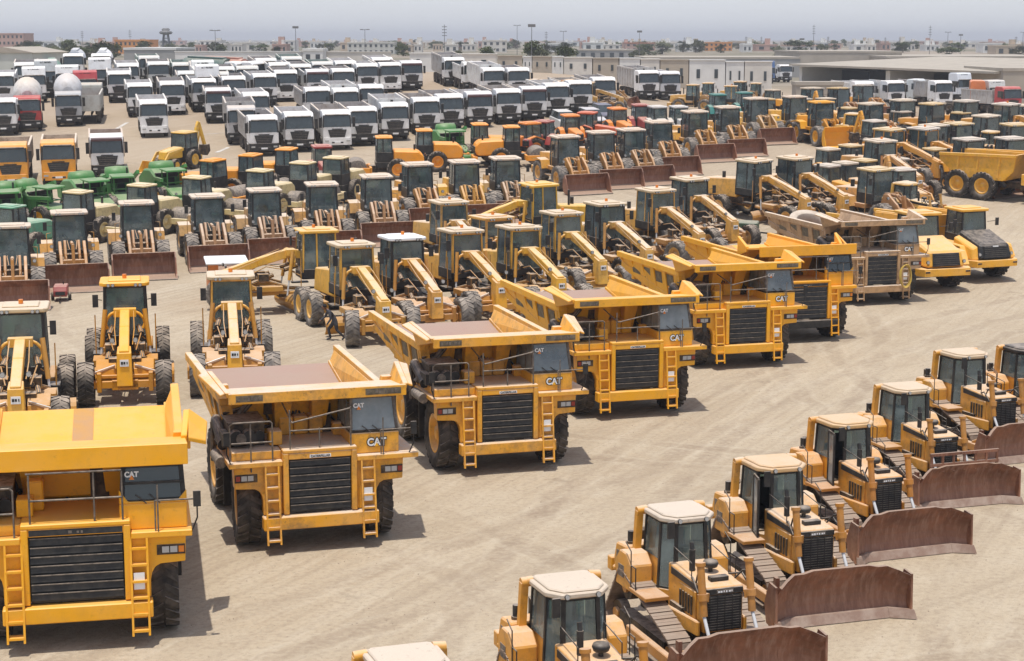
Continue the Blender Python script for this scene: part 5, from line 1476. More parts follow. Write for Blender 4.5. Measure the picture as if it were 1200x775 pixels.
# ------------------------------------------------------------------ ground
def mat_ground():
    m, nt, b, out = new_mat('dusty_yard_ground')
    tc = N(nt, 'ShaderNodeTexCoord'); v = tc.outputs['Object']
    def mapped(rot, sx, sy):
        m0 = N(nt, 'ShaderNodeMapping'); m0.inputs['Rotation'].default_value = (0, 0, rot); nt.links.new(v, m0.inputs[0])
        mp = N(nt, 'ShaderNodeMapping'); mp.inputs['Scale'].default_value = (sx, sy, 1)
        nt.links.new(m0.outputs[0], mp.inputs[0]); return mp.outputs[0]
    big = noise(nt, 0.055, 5, v, 0.6)
    mid = noise(nt, 0.42, 6, v, 0.65, 0.6)
    fine = noise(nt, 6.5, 5, v, 0.7)
    grit = noise(nt, 34.0, 2, v, 0.6)
    t1 = noise(nt, 0.5, 5, mapped(R(25), 2.6, 0.14), 0.65, 0.5)      # tracks along the lane
    t2 = noise(nt, 0.6, 4, mapped(R(48), 2.4, 0.16), 0.65, 0.5)
    c = mixc(nt, ramp(nt, big, 0.35, 0.66), (0.47, 0.385, 0.272), (0.405, 0.325, 0.225))
    c = mixc(nt, ramp(nt, mid, 0.45, 0.72, 0, 0.6), c, (0.50, 0.425, 0.315))
    c = mixc(nt, ramp(nt, mid, 0.28, 0.44, 0.35, 0), c, (0.34, 0.268, 0.19))
    # wheel ruts: bands of fine parallel scratches that wander with the lane
    wv = N(nt, 'ShaderNodeTexWave', wave_type='BANDS', bands_direction='X')
    wv.inputs['Scale'].default_value = 0.55; wv.inputs['Distortion'].default_value = 7.0; wv.inputs['Detail'].default_value = 3.0; wv.inputs['Detail Scale'].default_value = 0.22
    nt.links.new(mapped(R(25), 1.0, 0.08), wv.inputs['Vector'])
    rut = math_(nt, 'MULTIPLY', ramp(nt, wv.outputs[1], 0.70, 0.97), ramp(nt, noise(nt, 0.09, 4, v, 0.6), 0.42, 0.62))
    c = mixc(nt, math_(nt, 'MULTIPLY', rut, 0.30), c, (0.30, 0.23, 0.16))
    c = mixc(nt, ramp(nt, t1, 0.48, 0.70, 0, 0.40), c, (0.325, 0.255, 0.18))
    c = mixc(nt, ramp(nt, t2, 0.54, 0.70, 0, 0.30), c, (0.29, 0.225, 0.158))
    c = mixc(nt, ramp(nt, t1, 0.30, 0.45, 0.45, 0), c, (0.54, 0.465, 0.355))
    c = mixc(nt, ramp(nt, fine, 0.48, 0.70, 0, 0.55), c, (0.26, 0.20, 0.145))
    c = mixc(nt, ramp(nt, fine, 0.28, 0.42, 0.35, 0), c, (0.55, 0.47, 0.36))
    c = mixc(nt, ramp(nt, grit, 0.60, 0.72, 0, 0.5), c, (0.19, 0.15, 0.11))
    # wheel tracks of machines that have turned across the yard, two tread bands each
    brk = ramp(nt, noise(nt, 0.35, 4, v, 0.7), 0.36, 0.60)
    for cx, cy, rad, gauge, wd, amt in ((89, 24, 90, 1.5, .42, .55), (-62, 92, 78, 1.5, .45, .50), (61, 10, 56, 1.2, .32, .45), (118, 18, 112, 1.5, .42, .5), (22, 96, 44, 1.3, .38, .40), (-40, 20, 46, 1.5, .42, .45), (30, -6, 46, 1.1, .5, .45), (96, 70, 84, 1.4, .40, .4)):
        sb = N(nt, 'ShaderNodeVectorMath', operation='SUBTRACT'); nt.links.new(v, sb.inputs[0]); sb.inputs[1].default_value = (cx, cy, 0)
        fl = N(nt, 'ShaderNodeVectorMath', operation='MULTIPLY'); nt.links.new(sb.outputs[0], fl.inputs[0]); fl.inputs[1].default_value = (1, 1, 0)
        ln = N(nt, 'ShaderNodeVectorMath', operation='LENGTH'); nt.links.new(fl.outputs[0], ln.inputs[0])
        off = math_(nt, 'ABSOLUTE', math_(nt, 'SUBTRACT', math_(nt, 'ADD', ln.outputs['Value'], math_(nt, 'MULTIPLY', mid, 1.2)), rad + .6))
        dl = math_(nt, 'ABSOLUTE', math_(nt, 'SUBTRACT', off, gauge))
        band = ramp(nt, dl, wd * .5, wd, 1.0, 0.0)
        tread = ramp(nt, noise(nt, 5.0, 2, v, .5), .38, .58, .35, 1.0)
        c = mixc(nt, math_(nt, 'MULTIPLY', math_(nt, 'MULTIPLY', band, brk), math_(nt, 'MULTIPLY', tread, amt)), c, (0.27, 0.205, 0.145))
        c = mixc(nt, math_(nt, 'MULTIPLY', math_(nt, 'MULTIPLY', ramp(nt, math_(nt, 'ABSOLUTE', math_(nt, 'SUBTRACT', dl, wd * 1.15)), 0.0, .16, 1.0, 0.0), brk), .20), c, (0.55, 0.48, 0.37))
    # oil and damp stains here and there
    st = math_(nt, 'MULTIPLY', ramp(nt, noise(nt, 0.30, 5, v, 0.7), 0.63, 0.72), 0.45)
    c = mixc(nt, st, c, (0.16, 0.12, 0.085))
    # the lorry park further off is browner, the plain beyond it duller
    g = N(nt, 'ShaderNodeSeparateXYZ'); nt.links.new(v, g.inputs[0])
    far = ramp(nt, g.outputs[1], 110, 190, 0, 0.6)
    c = mixc(nt, far, c, mixc(nt, ramp(nt, mid, 0.4, 0.7), (0.36, 0.275, 0.20), (0.30, 0.225, 0.16)))
    c = mixc(nt, ramp(nt, g.outputs[1], 255, 330), c, mixc(nt, ramp(nt, noise(nt, 0.012, 5, v, 0.7), 0.4, 0.6), (0.30, 0.25, 0.195), (0.13, 0.125, 0.08)))
    nt.links.new(c, b.inputs['Base Color']); b.inputs['Roughness'].default_value = 0.95; b.inputs['Specular IOR Level'].default_value = 0.15
    h = math_(nt, 'ADD', math_(nt, 'MULTIPLY', fine, 0.35), math_(nt, 'ADD', math_(nt, 'MULTIPLY', mid, 0.8), math_(nt, 'MULTIPLY', t1, 0.9)))
    h = math_(nt, 'ADD', h, math_(nt, 'MULTIPLY', grit, 0.12))
    bp = N(nt, 'ShaderNodeBump'); bp.inputs['Strength'].default_value = 0.75; bp.inputs['Distance'].default_value = 0.16
    nt.links.new(h, bp.inputs['Height']); nt.links.new(bp.outputs[0], b.inputs['Normal'])
    return m


xs = [-7000, -2500, -900, -300, -120, -60, -30, -10] + list(range(0, 45, 5)) + [60, 120, 300, 900, 2500, 7000]
ys = [-60, 0, 20, 40, 60] + list(range(75, 260, 5)) + [260, 300] + list(range(350, 680, 30)) + [800, 1200, 2000, 4000, 9000]
b = MB(); b.grid([[(x, y, zt(x, y)) for x in xs] for y in ys], mat_ground())
gr = struct(b.done('ground'))

# loose stones over the near yard: nobody could count them
STONE = mat_two('loose_stone', (.34, .27, .20), (.22, .175, .13), 2.0, .9)
b = MB(); rnd = random.Random(5)
for i in range(5200):
    y = 28 + 62 * rnd.random() ** 1.6
    x = rnd.uniform(-.33, .33) * y
    if rnd.random() < .5 and noise is not None:
        cx, cy = round(x / 3.1) * 3.1 + .6, round(y / 4.3) * 4.3
        x += (cx - x) * .25; y += (cy - y) * .25
    s = rnd.choice((.008, .011, .014, .018, .026)) * rnd.uniform(.7, 1.3)
    z = zt(x, y); a = rnd.random() * 6
    P = [(x + s * math.cos(a + k * 2.1) * rnd.uniform(.7, 1.3), y + s * math.sin(a + k * 2.1) * rnd.uniform(.7, 1.3), z - .003) for k in range(3)] + [(x + rnd.uniform(-.3, .3) * s, y + rnd.uniform(-.3, .3) * s, z + s * .75)]
    b.poly(P, [(0, 1, 3), (1, 2, 3), (2, 0, 3)], STONE)
gv = b.done('gravel'); gv['kind'] = 'stuff'

# painted bay lines in the lorry park
LINE = mat_two('worn_road_paint', (.62, .60, .55), (.42, .36, .29), 1.2, .8)
for (u0, v0, u1, v1, wd) in ((254, 179, 268, 173, .35), (137, 151, 149, 144, .35), (236, 158, 262, 156, .2)):
    p, q = at(u0, v0), at(u1, v1)
    dv = (q - p); sd = Vector((-dv.y, dv.x, 0)).normalized() * wd / 2
    n = 6; rows = []
    for i in range(n + 1):
        c = p + dv * i / n
        rows.append([(c.x + sd.x * k, c.y + sd.y * k, zt(c.x + sd.x * k, c.y + sd.y * k) + .02) for k in (-1, 1)])
    b = MB(); b.grid(rows, LINE, False); struct(b.done('parking_line'))


# dry haze over the plain
hm = bpy.data.materials.new('haze_air'); hm.use_nodes = True; hn = hm.node_tree; hn.nodes.clear()
ho = N(hn, 'ShaderNodeOutputMaterial'); hv = N(hn, 'ShaderNodeVolumePrincipled')
hv.inputs['Color'].default_value = (0.93, 0.94, 0.97, 1); hv.inputs['Density'].default_value = HAZE; hv.inputs['Anisotropy'].default_value = 0.3
hn.links.new(hv.outputs[0], ho.inputs['Volume'])
b = MB(); b.box(-7200, 7200, -80, 9200, -1.2, 40, hm)
if HAZE: hz = b.done('haze'); hz['kind'] = 'stuff'

# ------------------------------------------------------------------ buildings and other far things
def wallmat(c, name):
    return mat_two(name, c, tuple(k * .86 for k in c), .35, .85, 0.0, .2)


CREAM = wallmat((.62, .585, .52), 'cream_render'); WHITEW = wallmat((.66, .65, .61), 'white_render'); PINKW = wallmat((.50, .33, .27), 'pink_render')
ORANGEW = wallmat((.62, .28, .10), 'orange_render'); SANDW = wallmat((.52, .42, .31), 'sand_render'); GREYW = wallmat((.34, .33, .31), 'grey_cladding')
ROOFP = wallmat((.40, .355, .29), 'pale_sheet_roof'); GREENW = wallmat((.045, .14, .105), 'green_sheet'); BEIGEW = wallmat((.42, .365, .29), 'beige_panel')
OPEN = mat_flat('shed_bay_shade', (.035, .035, .035), .9); WIN = mat_flat('far_window_glass', (.05, .06, .065), .15, .6); REDR = wallmat((.40, .16, .10), 'red_tiles')
BLUEW = wallmat((.08, .22, .42), 'blue_panel')


def building(name, u0, u1, vt, Y, wall, label, cat, group=None, floors=2, bays=5, depth=12.0, roof=None, rz=0.0, win=True, gable=False, parapet=.4, sink=0.0, wk=1.0):
    """a flat-roofed block whose camera side stands at depth Y between photo columns u0 and u1, its top at row vt"""
    x0, z1 = facing(u0, vt, Y); x1, _ = facing(u1, vt, Y)
    g = min(zt(x0, Y), zt(x1, Y)) - .3 - sink
    W, H = x1 - x0, z1 - g
    t = thing(name); t.location = ((x0 + x1) / 2, Y, g); t.rotation_euler = (0, 0, rz)
    tag(t, label, cat, group)
    h = W / 2
    b = MB(); b.box(-h, h, 0, depth, 0, H - (parapet if not gable else 0), wall); b.done('wall', t)
    b = MB()
    if gable: b.prism('y', [(-h - .3, H - .001), (h + .3, H - .001), (0, H + W * .10)], -.2, depth + .2, roof or ROOFP)
    else:
        b.box(-h - .1, h + .1, -.1, depth + .1, H - parapet + .002, H, roof or wall)
    b.done('roof', t)
    if name == 'house' and int(u0) % 3 != 0:
        q = int(u0 * 7) % 5
        b = MB(); x = -h * .5 + q * h * .22; b.box(x - .9, x + .9, 2.0, 4.5, H, H + 1.6 + .2 * q, wall); b.done('stair_hut', t)
        b = MB(); b.cyl((x * .4 + h * .4, 1.5, H), (x * .4 + h * .4, 1.5, H + 1.2), .55, WHITEW, 8); b.done('roof_tank', t)
    if win:
        fh = (H - .3) / floors
        for f in range(floors):
            for i in range(bays):
                x = -h + W * (i + .5) / bays
                ww = min(W / bays * .22, 1.1) * wk
                b = MB(); b.box(x - ww, x + ww, -.06, .1, f * fh + fh * (.35 + (1 - wk) * .3), f * fh + fh * .78, WIN); b.done('window', t)
    return t


# ---- trees
def leafmat(name, a, b_):
    return mat_two(name, a, b_, .8, .85, 0, .15, detail=3)


LEAF = [leafmat('olive_leaves', (.055, .075, .028), (.105, .115, .045)), leafmat('dusty_leaves', (.075, .085, .045), (.13, .13, .07))]
BARK = mat_two('grey_bark', (.10, .075, .055), (.17, .13, .10), 6, .9)
_TREE = {}


def tree_meshes(k):
    if k in _TREE: return _TREE[k]
    rnd = random.Random(40 + k)
    b = MB()
    b.cyl((0, 0, -.3), (.1, .05, 2.0), .22, BARK, 7, .15)
    limbs = []
    for i in range(6):
        a = rnd.random() * 6.28; q = Vector((math.cos(a) * rnd.uniform(.8, 2), math.sin(a) * rnd.uniform(.8, 2), rnd.uniform(2.8, 4.6)))
        b.cyl((.1, .05, rnd.uniform(1.3, 2.0)), q, .10, BARK, 5, .04); limbs.append(q)
    tr = b.mesh('trunk')
    b = MB()
    cl = [(q + Vector((rnd.uniform(-.6, .6), rnd.uniform(-.6, .6), rnd.uniform(-.2, .6))), rnd.uniform(.8, 1.5)) for q in limbs for _ in range(2)] + [(Vector((rnd.uniform(-.8, .8), rnd.uniform(-.8, .8), rnd.uniform(3.5, 5.4))), rnd.uniform(.7, 1.2)) for _ in range(5)] + [(Vector((rnd.uniform(-1.6, 1.6), rnd.uniform(-1.6, 1.6), rnd.uniform(.5, 2.2))), rnd.uniform(.8, 1.3)) for _ in range(6)]
    for c, r in cl:
        for _ in range(70):
            d = Vector((rnd.gauss(0, 1), rnd.gauss(0, 1), rnd.gauss(0, 1))).normalized() * r * rnd.uniform(.45, 1.05)
            p = c + Vector((d.x, d.y, d.z * .8)); s = rnd.uniform(.12, .26)
            u = Vector((rnd.gauss(0, 1), rnd.gauss(0, 1), rnd.gauss(0, 1))).normalized(); w_ = u.orthogonal().normalized() * s; u = u * s
            b.poly([p - u, p + w_ * .7, p + u, p - w_ * .7], [(0, 1, 2, 3)], LEAF[k % 2])
    _TREE[k] = (tr, b.mesh('crown'))
    return _TREE[k]


def tree(u, v, H, label, group, k=0, Y=None, wide=1.0):
    if Y is None: p = at(u, v)
    else:
        x, z = facing(u, v, Y); p = Vector((x, Y, zt(x, Y)))
    t = thing('tree'); t.location = p; s = H / 6.0; t.scale = (s * wide, s * wide, s); t.rotation_euler = (0, 0, (u * 1.7) % 6.28)
    tr, cr = tree_meshes(k)
    link('trunk', tr, t); link('crown', cr, t)
    tag(t, label, 'tree', group)
    return t


POLE = mat_flat('grey_pole_steel', (.16, .155, .15), .6)


def mast(u, vt, vb, label, kind='lamp', group='masts and lamp posts along the skyline', Y=None):
    if Y is None: p = at(u, vb)
    else:
        x, z = facing(u, vb, Y); p = Vector((x, Y, zt(x, Y)))
    _, z1 = facing(u, vt, p.y)
    H = max(4.0, z1 - p.z)
    nm = {'lamp': 'street_lamp', 'mast': 'radio_mast', 'flood': 'floodlight_mast', 'tower': 'water_tower'}[kind]
    t = thing(nm); t.location = p; tag(t, label, {'lamp': 'lamp post', 'mast': 'mast', 'flood': 'floodlight', 'tower': 'tower'}[kind], group)
    wd = max(.08, p.y / 2100 * .36)
    b = MB()
    b.cyl((0, 0, -.5), (0, 0, H), wd, POLE, 6, wd * .6)
    b.done('pole', t)
    b = MB()
    if kind == 'lamp':
        b.bar((-.55, 0, H), (.55, 0, H), .12, .12, POLE)
        for s in (-1, 1): b.box(s * .7 - .28, s * .7 + .28, -.15, .15, H - .03, H + .13, POLE)
        b.done('lamp_head', t)
    elif kind == 'flood':
        b.box(-.6, .6, -.15, .15, H - .25, H + .2, POLE); b.done('lamp_head', t)
    elif kind == 'mast':
        for i in range(4): b.bar((-.5, 0, H * (.7 + .08 * i)), (.5, 0, H * (.7 + .08 * i)), .12, .12, POLE)
        b.done('aerial', t)
    else:
        for a in range(4):
            c_, s_ = math.cos(R(45 + 90 * a)) * 2.2, math.sin(R(45 + 90 * a)) * 2.2
            b.cyl((c_, s_, -.5), (c_ * .5, s_ * .5, H * .72), .3, POLE, 6)
        for k in range(1, 4): b.lathe([(2.0 - .35 * k, H * .18 * k), (2.2 - .35 * k, H * .18 * k + .3)], (0, 0, 0), POLE, 8, 'z')
        b.done('lattice_legs', t)
        b = MB(); b.lathe([(.3, H * .70), (2.2, H * .74), (2.6, H * .80), (2.2, H * .86), (1.4, H * .88), (1.6, H * .95), (.9, H)], (0, 0, 0), POLE, 14, 'z'); b.done('tank', t)
    return t

# ------------------------------------------------------------------ prototypes
ORD = 'first second third fourth fifth sixth seventh eighth ninth tenth eleventh twelfth thirteenth fourteenth fifteenth sixteenth seventeenth eighteenth nineteenth twentieth'.split()
rj = random.Random(3)
TENS = {2: 'twenty', 3: 'thirty', 4: 'forty'}


def NTH(n):
    return ORD[n] if n < 20 else TENS[(n + 1) // 10] + ('ieth' if (n + 1) % 10 == 0 else '-' + ORD[n % 10])



HK = {3.36: 1.12, 3.22: .90, 3.30: 1.20, 3.55: 1.10, 3.05: 1.05, 2.95: 1.12, 3.85: 1.08, 3.45: 1.10}


def spot(u, v, h, yo, rz):
    """root position of a machine whose roof middle (yo behind its origin, at height h) stands at u, v"""
    k = HK.get(h, 1.0); h *= k; yo *= k
    p = at(u, v, h)
    q = Vector((p.x + math.sin(rz) * yo, p.y - math.cos(rz) * yo, 0))
    q.z = zt(q.x, q.y)
    return q


# ------------------------------------------------------------------ rigid dump trucks
HD = R(17)
d_early = dump_truck(False); d_late = dump_truck(True); d_dark = dump_truck(2)
G = 'rigid dump trucks parked in a staggered line'
put(d_late, at(96, 738), R(12), 'clean yellow dump truck with deep canopy lip and wide black framed cab window', 'dump truck', G, (.86, .40, .005, .12), k=1.05)
put(d_early, at(366, 629), HD, 'yellow dump truck with brown empty bed, parked beside the deep lipped clean truck', 'dump truck', G, (.82, .375, .008, .58))
put(d_early, at(581, 543), HD, 'yellow dump truck third in the staggered line, grey dusty windscreen, brown bed', 'dump truck', G, (.84, .385, .008, .52))
put(d_early, at(731, 481), HD, 'brighter yellow dump truck fourth in the staggered line with dark blue windscreen', 'dump truck', G, (.86, .405, .005, .2))
put(d_early, at(860, 425), HD, 'bright yellow dump truck fifth in the line, its canopy under the flat lipped one', 'dump truck', G, (.86, .405, .005, .2))
put(d_dark, at(930, 396), R(17), 'yellow dump truck with black bumper, wedged between clean and rusty brown trucks', 'dump truck', G, (.86, .385, .005, .15))
brown = put(d_early, at(1018, 353), R(17), 'dirty brown dump truck carrying a big pale ring in its bed', 'dump truck', G, BROWN)

# things on the brown truck
bpy.context.view_layer.update(); m = brown.matrix_world.copy()
RINGM = mat_two('pale_dusty_pipe', (.55, .47, .38), (.42, .34, .26), 1.5, .9)
b = MB(); b.lathe([(.72, -.3), (1.08, -.3), (1.08, .3), (.72, .3)], (0, 0, 0), RINGM, 32, 'y', True)
rg = b.done('pipe_ring', None, .03)
rg.matrix_world = m @ Matrix.Translation((-.75, 4.4, 2.75)) @ Matrix.Rotation(R(-66), 4, 'X')
tag(rg, 'big pale concrete ring lying tilted in the brown dump truck bed', 'pipe ring')
HOSE = mat_flat('yellow_hose', (.55, .38, .08), .6)
b = MB()
for k in range(5):
    b.tube([(.95 + math.cos(a) * (.26 + .02 * (k % 2)), -1.44 - .035 * k + .02 * math.sin(3 * a), 1.25 + math.sin(a) * (.44 + .015 * k)) for a in [R(15 * i) for i in range(25)]], .022, HOSE, 5)
hs_ = b.done('hose_coil'); hs_.matrix_world = m.copy()
tag(hs_, 'coil of yellow hose hanging on the ladder of the brown dump truck', 'hose')

# ------------------------------------------------------------------ articulated dump trucks
a_y, a_d = adt(False), adt(True)
G = 'articulated dump trucks'
put(a_y, spot(1076, 248, 3.55, .9, R(17)), R(17), 'articulated dump truck with dusty yellow sloping hood beside the brown truck', 'dump truck', G, (.82, .41, .025, .32))
put(a_d, spot(1132, 239, 3.55, .9, R(20)), R(20), 'articulated dump truck with dark grey hood, last of the staggered line', 'dump truck', G, (.84, .41, .02, .25), k=.95)
p = at(1122, 231); h_ = R(46)
p = p - Matrix.Rotation(h_, 3, 'Z') @ Vector((-1.28 * 1.1, 6.2 * 1.1, 0)); p.z = zt(p.x, p.y)
put(a_y, p, h_, 'articulated dump truck standing side on, its big bed and rear wheels showing', 'dump truck', G, (.80, .40, .02, .35))

# ------------------------------------------------------------------ bulldozers
z_open, z_shut, z_black = dozer(True), dozer(False), dozer(False, True, False)
G = 'bulldozers parked in a slanting row'
DZ = [(z_shut, 668, 683, 'bulldozer at the near end of the row, pale roof and hidden blade', (.78, .42, .03, .35)),
      (z_shut, 797, 598, 'bulldozer with pale dusty roof and shut cab, second from the near end', (.76, .37, .03, .5)),
      (z_open, 908, 544, 'bulldozer with tan roof and open cab door, third from the near end', (.76, .35, .02, .5)),
      (z_open, 991, 492, 'bulldozer with tan roof and open door, fourth in the row, muddy brown sides', (.74, .35, .025, .55)),
      (z_shut, 1063, 451, 'bulldozer with dark door glass and a raised blade rack, fifth in the row', (.73, .36, .03, .6)),
      (z_shut, 1131, 414, 'bulldozer with dark side windows, sixth in the row before the black roofed one', (.73, .36, .03, .6)),
      (z_black, 1204, 407, 'bulldozer with a black cab roof at the far end of the slanting row', (.72, .38, .045, .5))]
ROOFC = [(.54, .45, .34, .3), (.54, .46, .36, .3), (.58, .37, .17, .3), (.58, .36, .15, .3), (.56, .42, .26, .3), (.56, .42, .26, .3), (.03, .03, .035, .25)]
dz = []
for i, (pr, u, v, lab, c) in enumerate(DZ):
    h = R((19, 19.5, 18, 20, 18.5, 21, 19)[i])
    dz.append(put(pr, spot(u, v, 3.22, .58, h), h, lab, 'bulldozer', G, (.70 - .02 * (i % 3), .300 - .006 * (i % 4), .010, .40 + .06 * (i % 3)), ROOFC[i], ('cab_roof',), k=(1, 1, 1.02, 1, .98, 1.01, 1)[i]))
b = MB()
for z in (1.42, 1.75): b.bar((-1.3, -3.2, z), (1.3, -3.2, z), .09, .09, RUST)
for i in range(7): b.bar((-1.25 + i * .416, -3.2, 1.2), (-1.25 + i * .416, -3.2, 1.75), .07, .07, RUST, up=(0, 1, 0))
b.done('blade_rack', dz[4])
q = spot(478, 771, 3.22, .58, R(19))
put(z_shut, q, R(19), 'bulldozer of which only the dusty cab roof shows in front of the yard', 'bulldozer', G, (.76, .35, .02, .4), ROOFC[1], ('cab_roof',))

# ------------------------------------------------------------------ motor graders
g_new, g_vis, g_old, g_white = grader(), grader(seatm=HIVIS), grader(True), grader(True, white_roof=True, frame=BLACK)
G = 'motor graders in the middle of the yard'
yo, hg = 3.8, 3.30
GR = [(g_new, 25, 357, 12, 'motor grader with pale frame and white cab roof at the dump trucks\' near end', (.80, .41, .03, .35)),
      (g_vis, 146, 327, 11, 'clean yellow motor grader with bright seat cover and beacon on its own', (.86, .40, .006, .12)),
      (g_old, 270, 320, 10, 'old motor grader with bleached tyres behind the brown empty bed', (.80, .40, .03, .45)),
      (g_old, 411, 284, 22, 'yellow motor grader with the walking person beside its front wheel', (.78, .42, .04, .4)),
      (g_white, 470, 276, 22, 'motor grader with white roof and green glass, next to the person\'s grader', (.76, .36, .03, .5)),
      (g_old, 539, 268, 24, 'motor grader with pale roof and yellow nose beyond the white roofed grader', (.80, .39, .025, .45)),
      (g_old, 525, 234, 24, 'motor grader with round dusty roof in front of the middle loader buckets', (.70, .38, .07, .6)),
      (g_old, 607, 264, 24, 'motor grader with low narrow cab behind the third dump truck bed', (.80, .43, .03, .4)),
      (g_old, 657, 247, 24, 'motor grader with flat yellow roof beside the reddish roofed grader', (.78, .43, .04, .45)),
      (g_new, 708, 236, 26, 'motor grader with reddish dusty roof behind the fourth dump truck bed', (.74, .40, .06, .6)),
      (g_old, 767, 220, 28, 'motor grader with pale roof, second from the end of the grader group', (.72, .37, .05, .55)),
      (g_new, 807, 207, 28, 'motor grader with white dusty roof at the end of the grader group', (.72, .37, .05, .55)),
      (g_new, 882, 186, 38, 'motor grader standing alone beyond the open lane, pale dusty roof', (.72, .36, .04, .55)),
      (g_new, 930, 183, 34, 'motor grader with dark cab next to the lone one beyond the lane', (.72, .36, .04, .55))]
for pr, u, v, h, lab, c in GR:
    put(pr, spot(u, v, hg, yo, R(h)), R(h), lab, 'motor grader', G, c, (.58, .44, .25, .5) if c[3] > .3 else None, ('cab_roof',))
put(g_old, spot(373, 268, hg, yo, R(-72)), R(-72), 'yellow motor grader parked side on with long arched frame', 'motor grader', G, (.80, .43, .03, .35))
put(g_old, spot(633, 214, hg, yo, R(-62)), R(-62), 'bright yellow motor grader turned side on behind the grader group', 'motor grader', G, (.82, .46, .03, .3))
put(g_old, spot(598, 257, hg, yo, R(24)) + Vector((-.6, 2.2, 0)), R(30), 'motor grader almost hidden behind the low cabbed grader', 'motor grader', G, (.72, .37, .05, .55))

# ------------------------------------------------------------------ wheel loaders
l_rust = loader(); l_clean = loader(PAINT, rb=RUBBERG)
ROOFD = (.57, .46, .35, .5)
G = 'wheel loaders in the row behind the graders'
for i, (u, v, c) in enumerate([(13, 262, TAN), (81, 246, TAN), (160, 235, (.62, .31, .06, .6)), (243, 227, (.58, .33, .10, .65)), (310, 220, (.55, .31, .10, .7)), (377, 213, (.60, .30, .06, .6)), (441, 204, (.60, .32, .08, .6)), (489, 190, TAN), (544, 187, (.80, .42, .03, .35)), (592, 183, (.56, .32, .09, .65))]):
    h = R(16 + rj.uniform(-2, 3))
    put(l_rust, spot(u, v, 3.36, 1.73, h), h, f'dusty wheel loader with rusty bucket, {ORD[i]} in its row counted from the orange lorries', 'wheel loader', G, c, ROOFD, ('cab_roof',))
G = 'wheel loaders in the row beyond the open lane'
for i, (u, v, c) in enumerate([(662, 158, (.70, .33, .03, .5)), (704, 153, TAN), (739, 150, (.62, .32, .06, .6)), (772, 141, TAN), (814, 129, (.70, .34, .03, .5)), (852, 124, (.70, .34, .03, .5)), (886, 114, (.68, .38, .06, .6)), (931, 112, (.78, .42, .03, .4))]):
    h = R(18 + rj.uniform(-2, 3))
    put(l_rust, spot(u, v, 3.36, 1.73, h), h, f'wheel loader with dark bucket, {ORD[i]} in the lane side row counted from the red tractors', 'wheel loader', G, c, ROOFD, ('cab_roof',))
put(l_clean, spot(962, 118, 3.36, 1.73, R(18)), R(18), 'wheel loader with a big clean orange yellow bucket', 'wheel loader', G, (.80, .37, .012, .1))

G = 'machines crowded beside the articulated trucks'
k = {}
tr_ = tractor(); bh = backhoe()
CR = [('l', 952, 102), ('l', 983, 102), ('l', 1012, 99), ('l', 1058, 116), ('l', 1092, 120), ('l', 1132, 117), ('l', 1094, 145), ('l', 1123, 143), ('l', 1135, 161), ('l', 1155, 134), ('l', 1189, 144), ('g', 1177, 121), ('t', 1197, 121),
      ('t', 1095, 171), ('t', 1050, 182), ('t', 970, 171), ('t', 996, 167), ('t', 969, 190), ('t', 990, 187), ('t', 1012, 184), ('g', 1080, 149), ('l', 1020, 120), ('g', 1040, 150), ('l', 1184, 160)]
rq = random.Random(17)
for v in (101, 112, 126, 139, 152, 163, 176, 197):      # fill the block as densely as it stands
    for u in range(905, 1206, 31):
        uu, vv = u + rq.uniform(-9, 9), v + rq.uniform(-4, 4)
        if v < 110 and uu > 1030 or (uu < 948 and vv > 122) or (uu < 1015 and 124 < vv < 160) or (vv > 148 and uu > 1062) or (vv > 185 and uu < 1020): continue
        if all(abs(uu - a) > 24 or abs(vv - c) > 9 for _, a, c in CR): CR.append((rq.choice('lltgtb'), uu, vv))
for i, (kd, u, v) in enumerate(CR):
    h = R(22 + rj.uniform(-8, 22)); s_ = rj.random()
    c = (.60 + .2 * s_, .29 + .06 * s_, .06 - .05 * s_, .55 - .3 * s_)
    n = k.get(kd, 0); k[kd] = n + 1
    pr, hh, yy, nm, ct_, kk = {'l': (l_rust, 3.36, 1.73, 'wheel loader', 'wheel loader', 1), 'g': (g_old, hg, yo, 'motor grader', 'motor grader', 1), 't': (tr_, 2.9, 0, 'small tractor', 'tractor', .95), 'b': (bh, 2.9, .05, 'backhoe loader', 'backhoe loader', 1)}[kd]
    if kd == 'g' and i % 2: pr = g_new
    put(pr, spot(u, v, hh, yy, h), h, f'yellow {nm}, {NTH(n)} in the crowded block beside the articulated trucks', ct_, G, c, ((.56, .48, .36, .4), (.60, .42, .16, .4), (.5, .46, .40, .4))[i % 3], ('cab_roof',), k=kk)
for i, (u, v, h) in enumerate([(1000, 133, 60), (1062, 214, 40), (1160, 154, -50)]):
    put(z_shut, spot(u, v, 3.22, .58, R(h)), R(h), ('yellow bulldozer turned side on in the middle of the crowded block', 'tan bulldozer behind the cab of the dusty hooded articulated truck', 'tan bulldozer facing away above the bed of the side on dump truck')[i], 'bulldozer', G, (.74, .42, .05, .6))

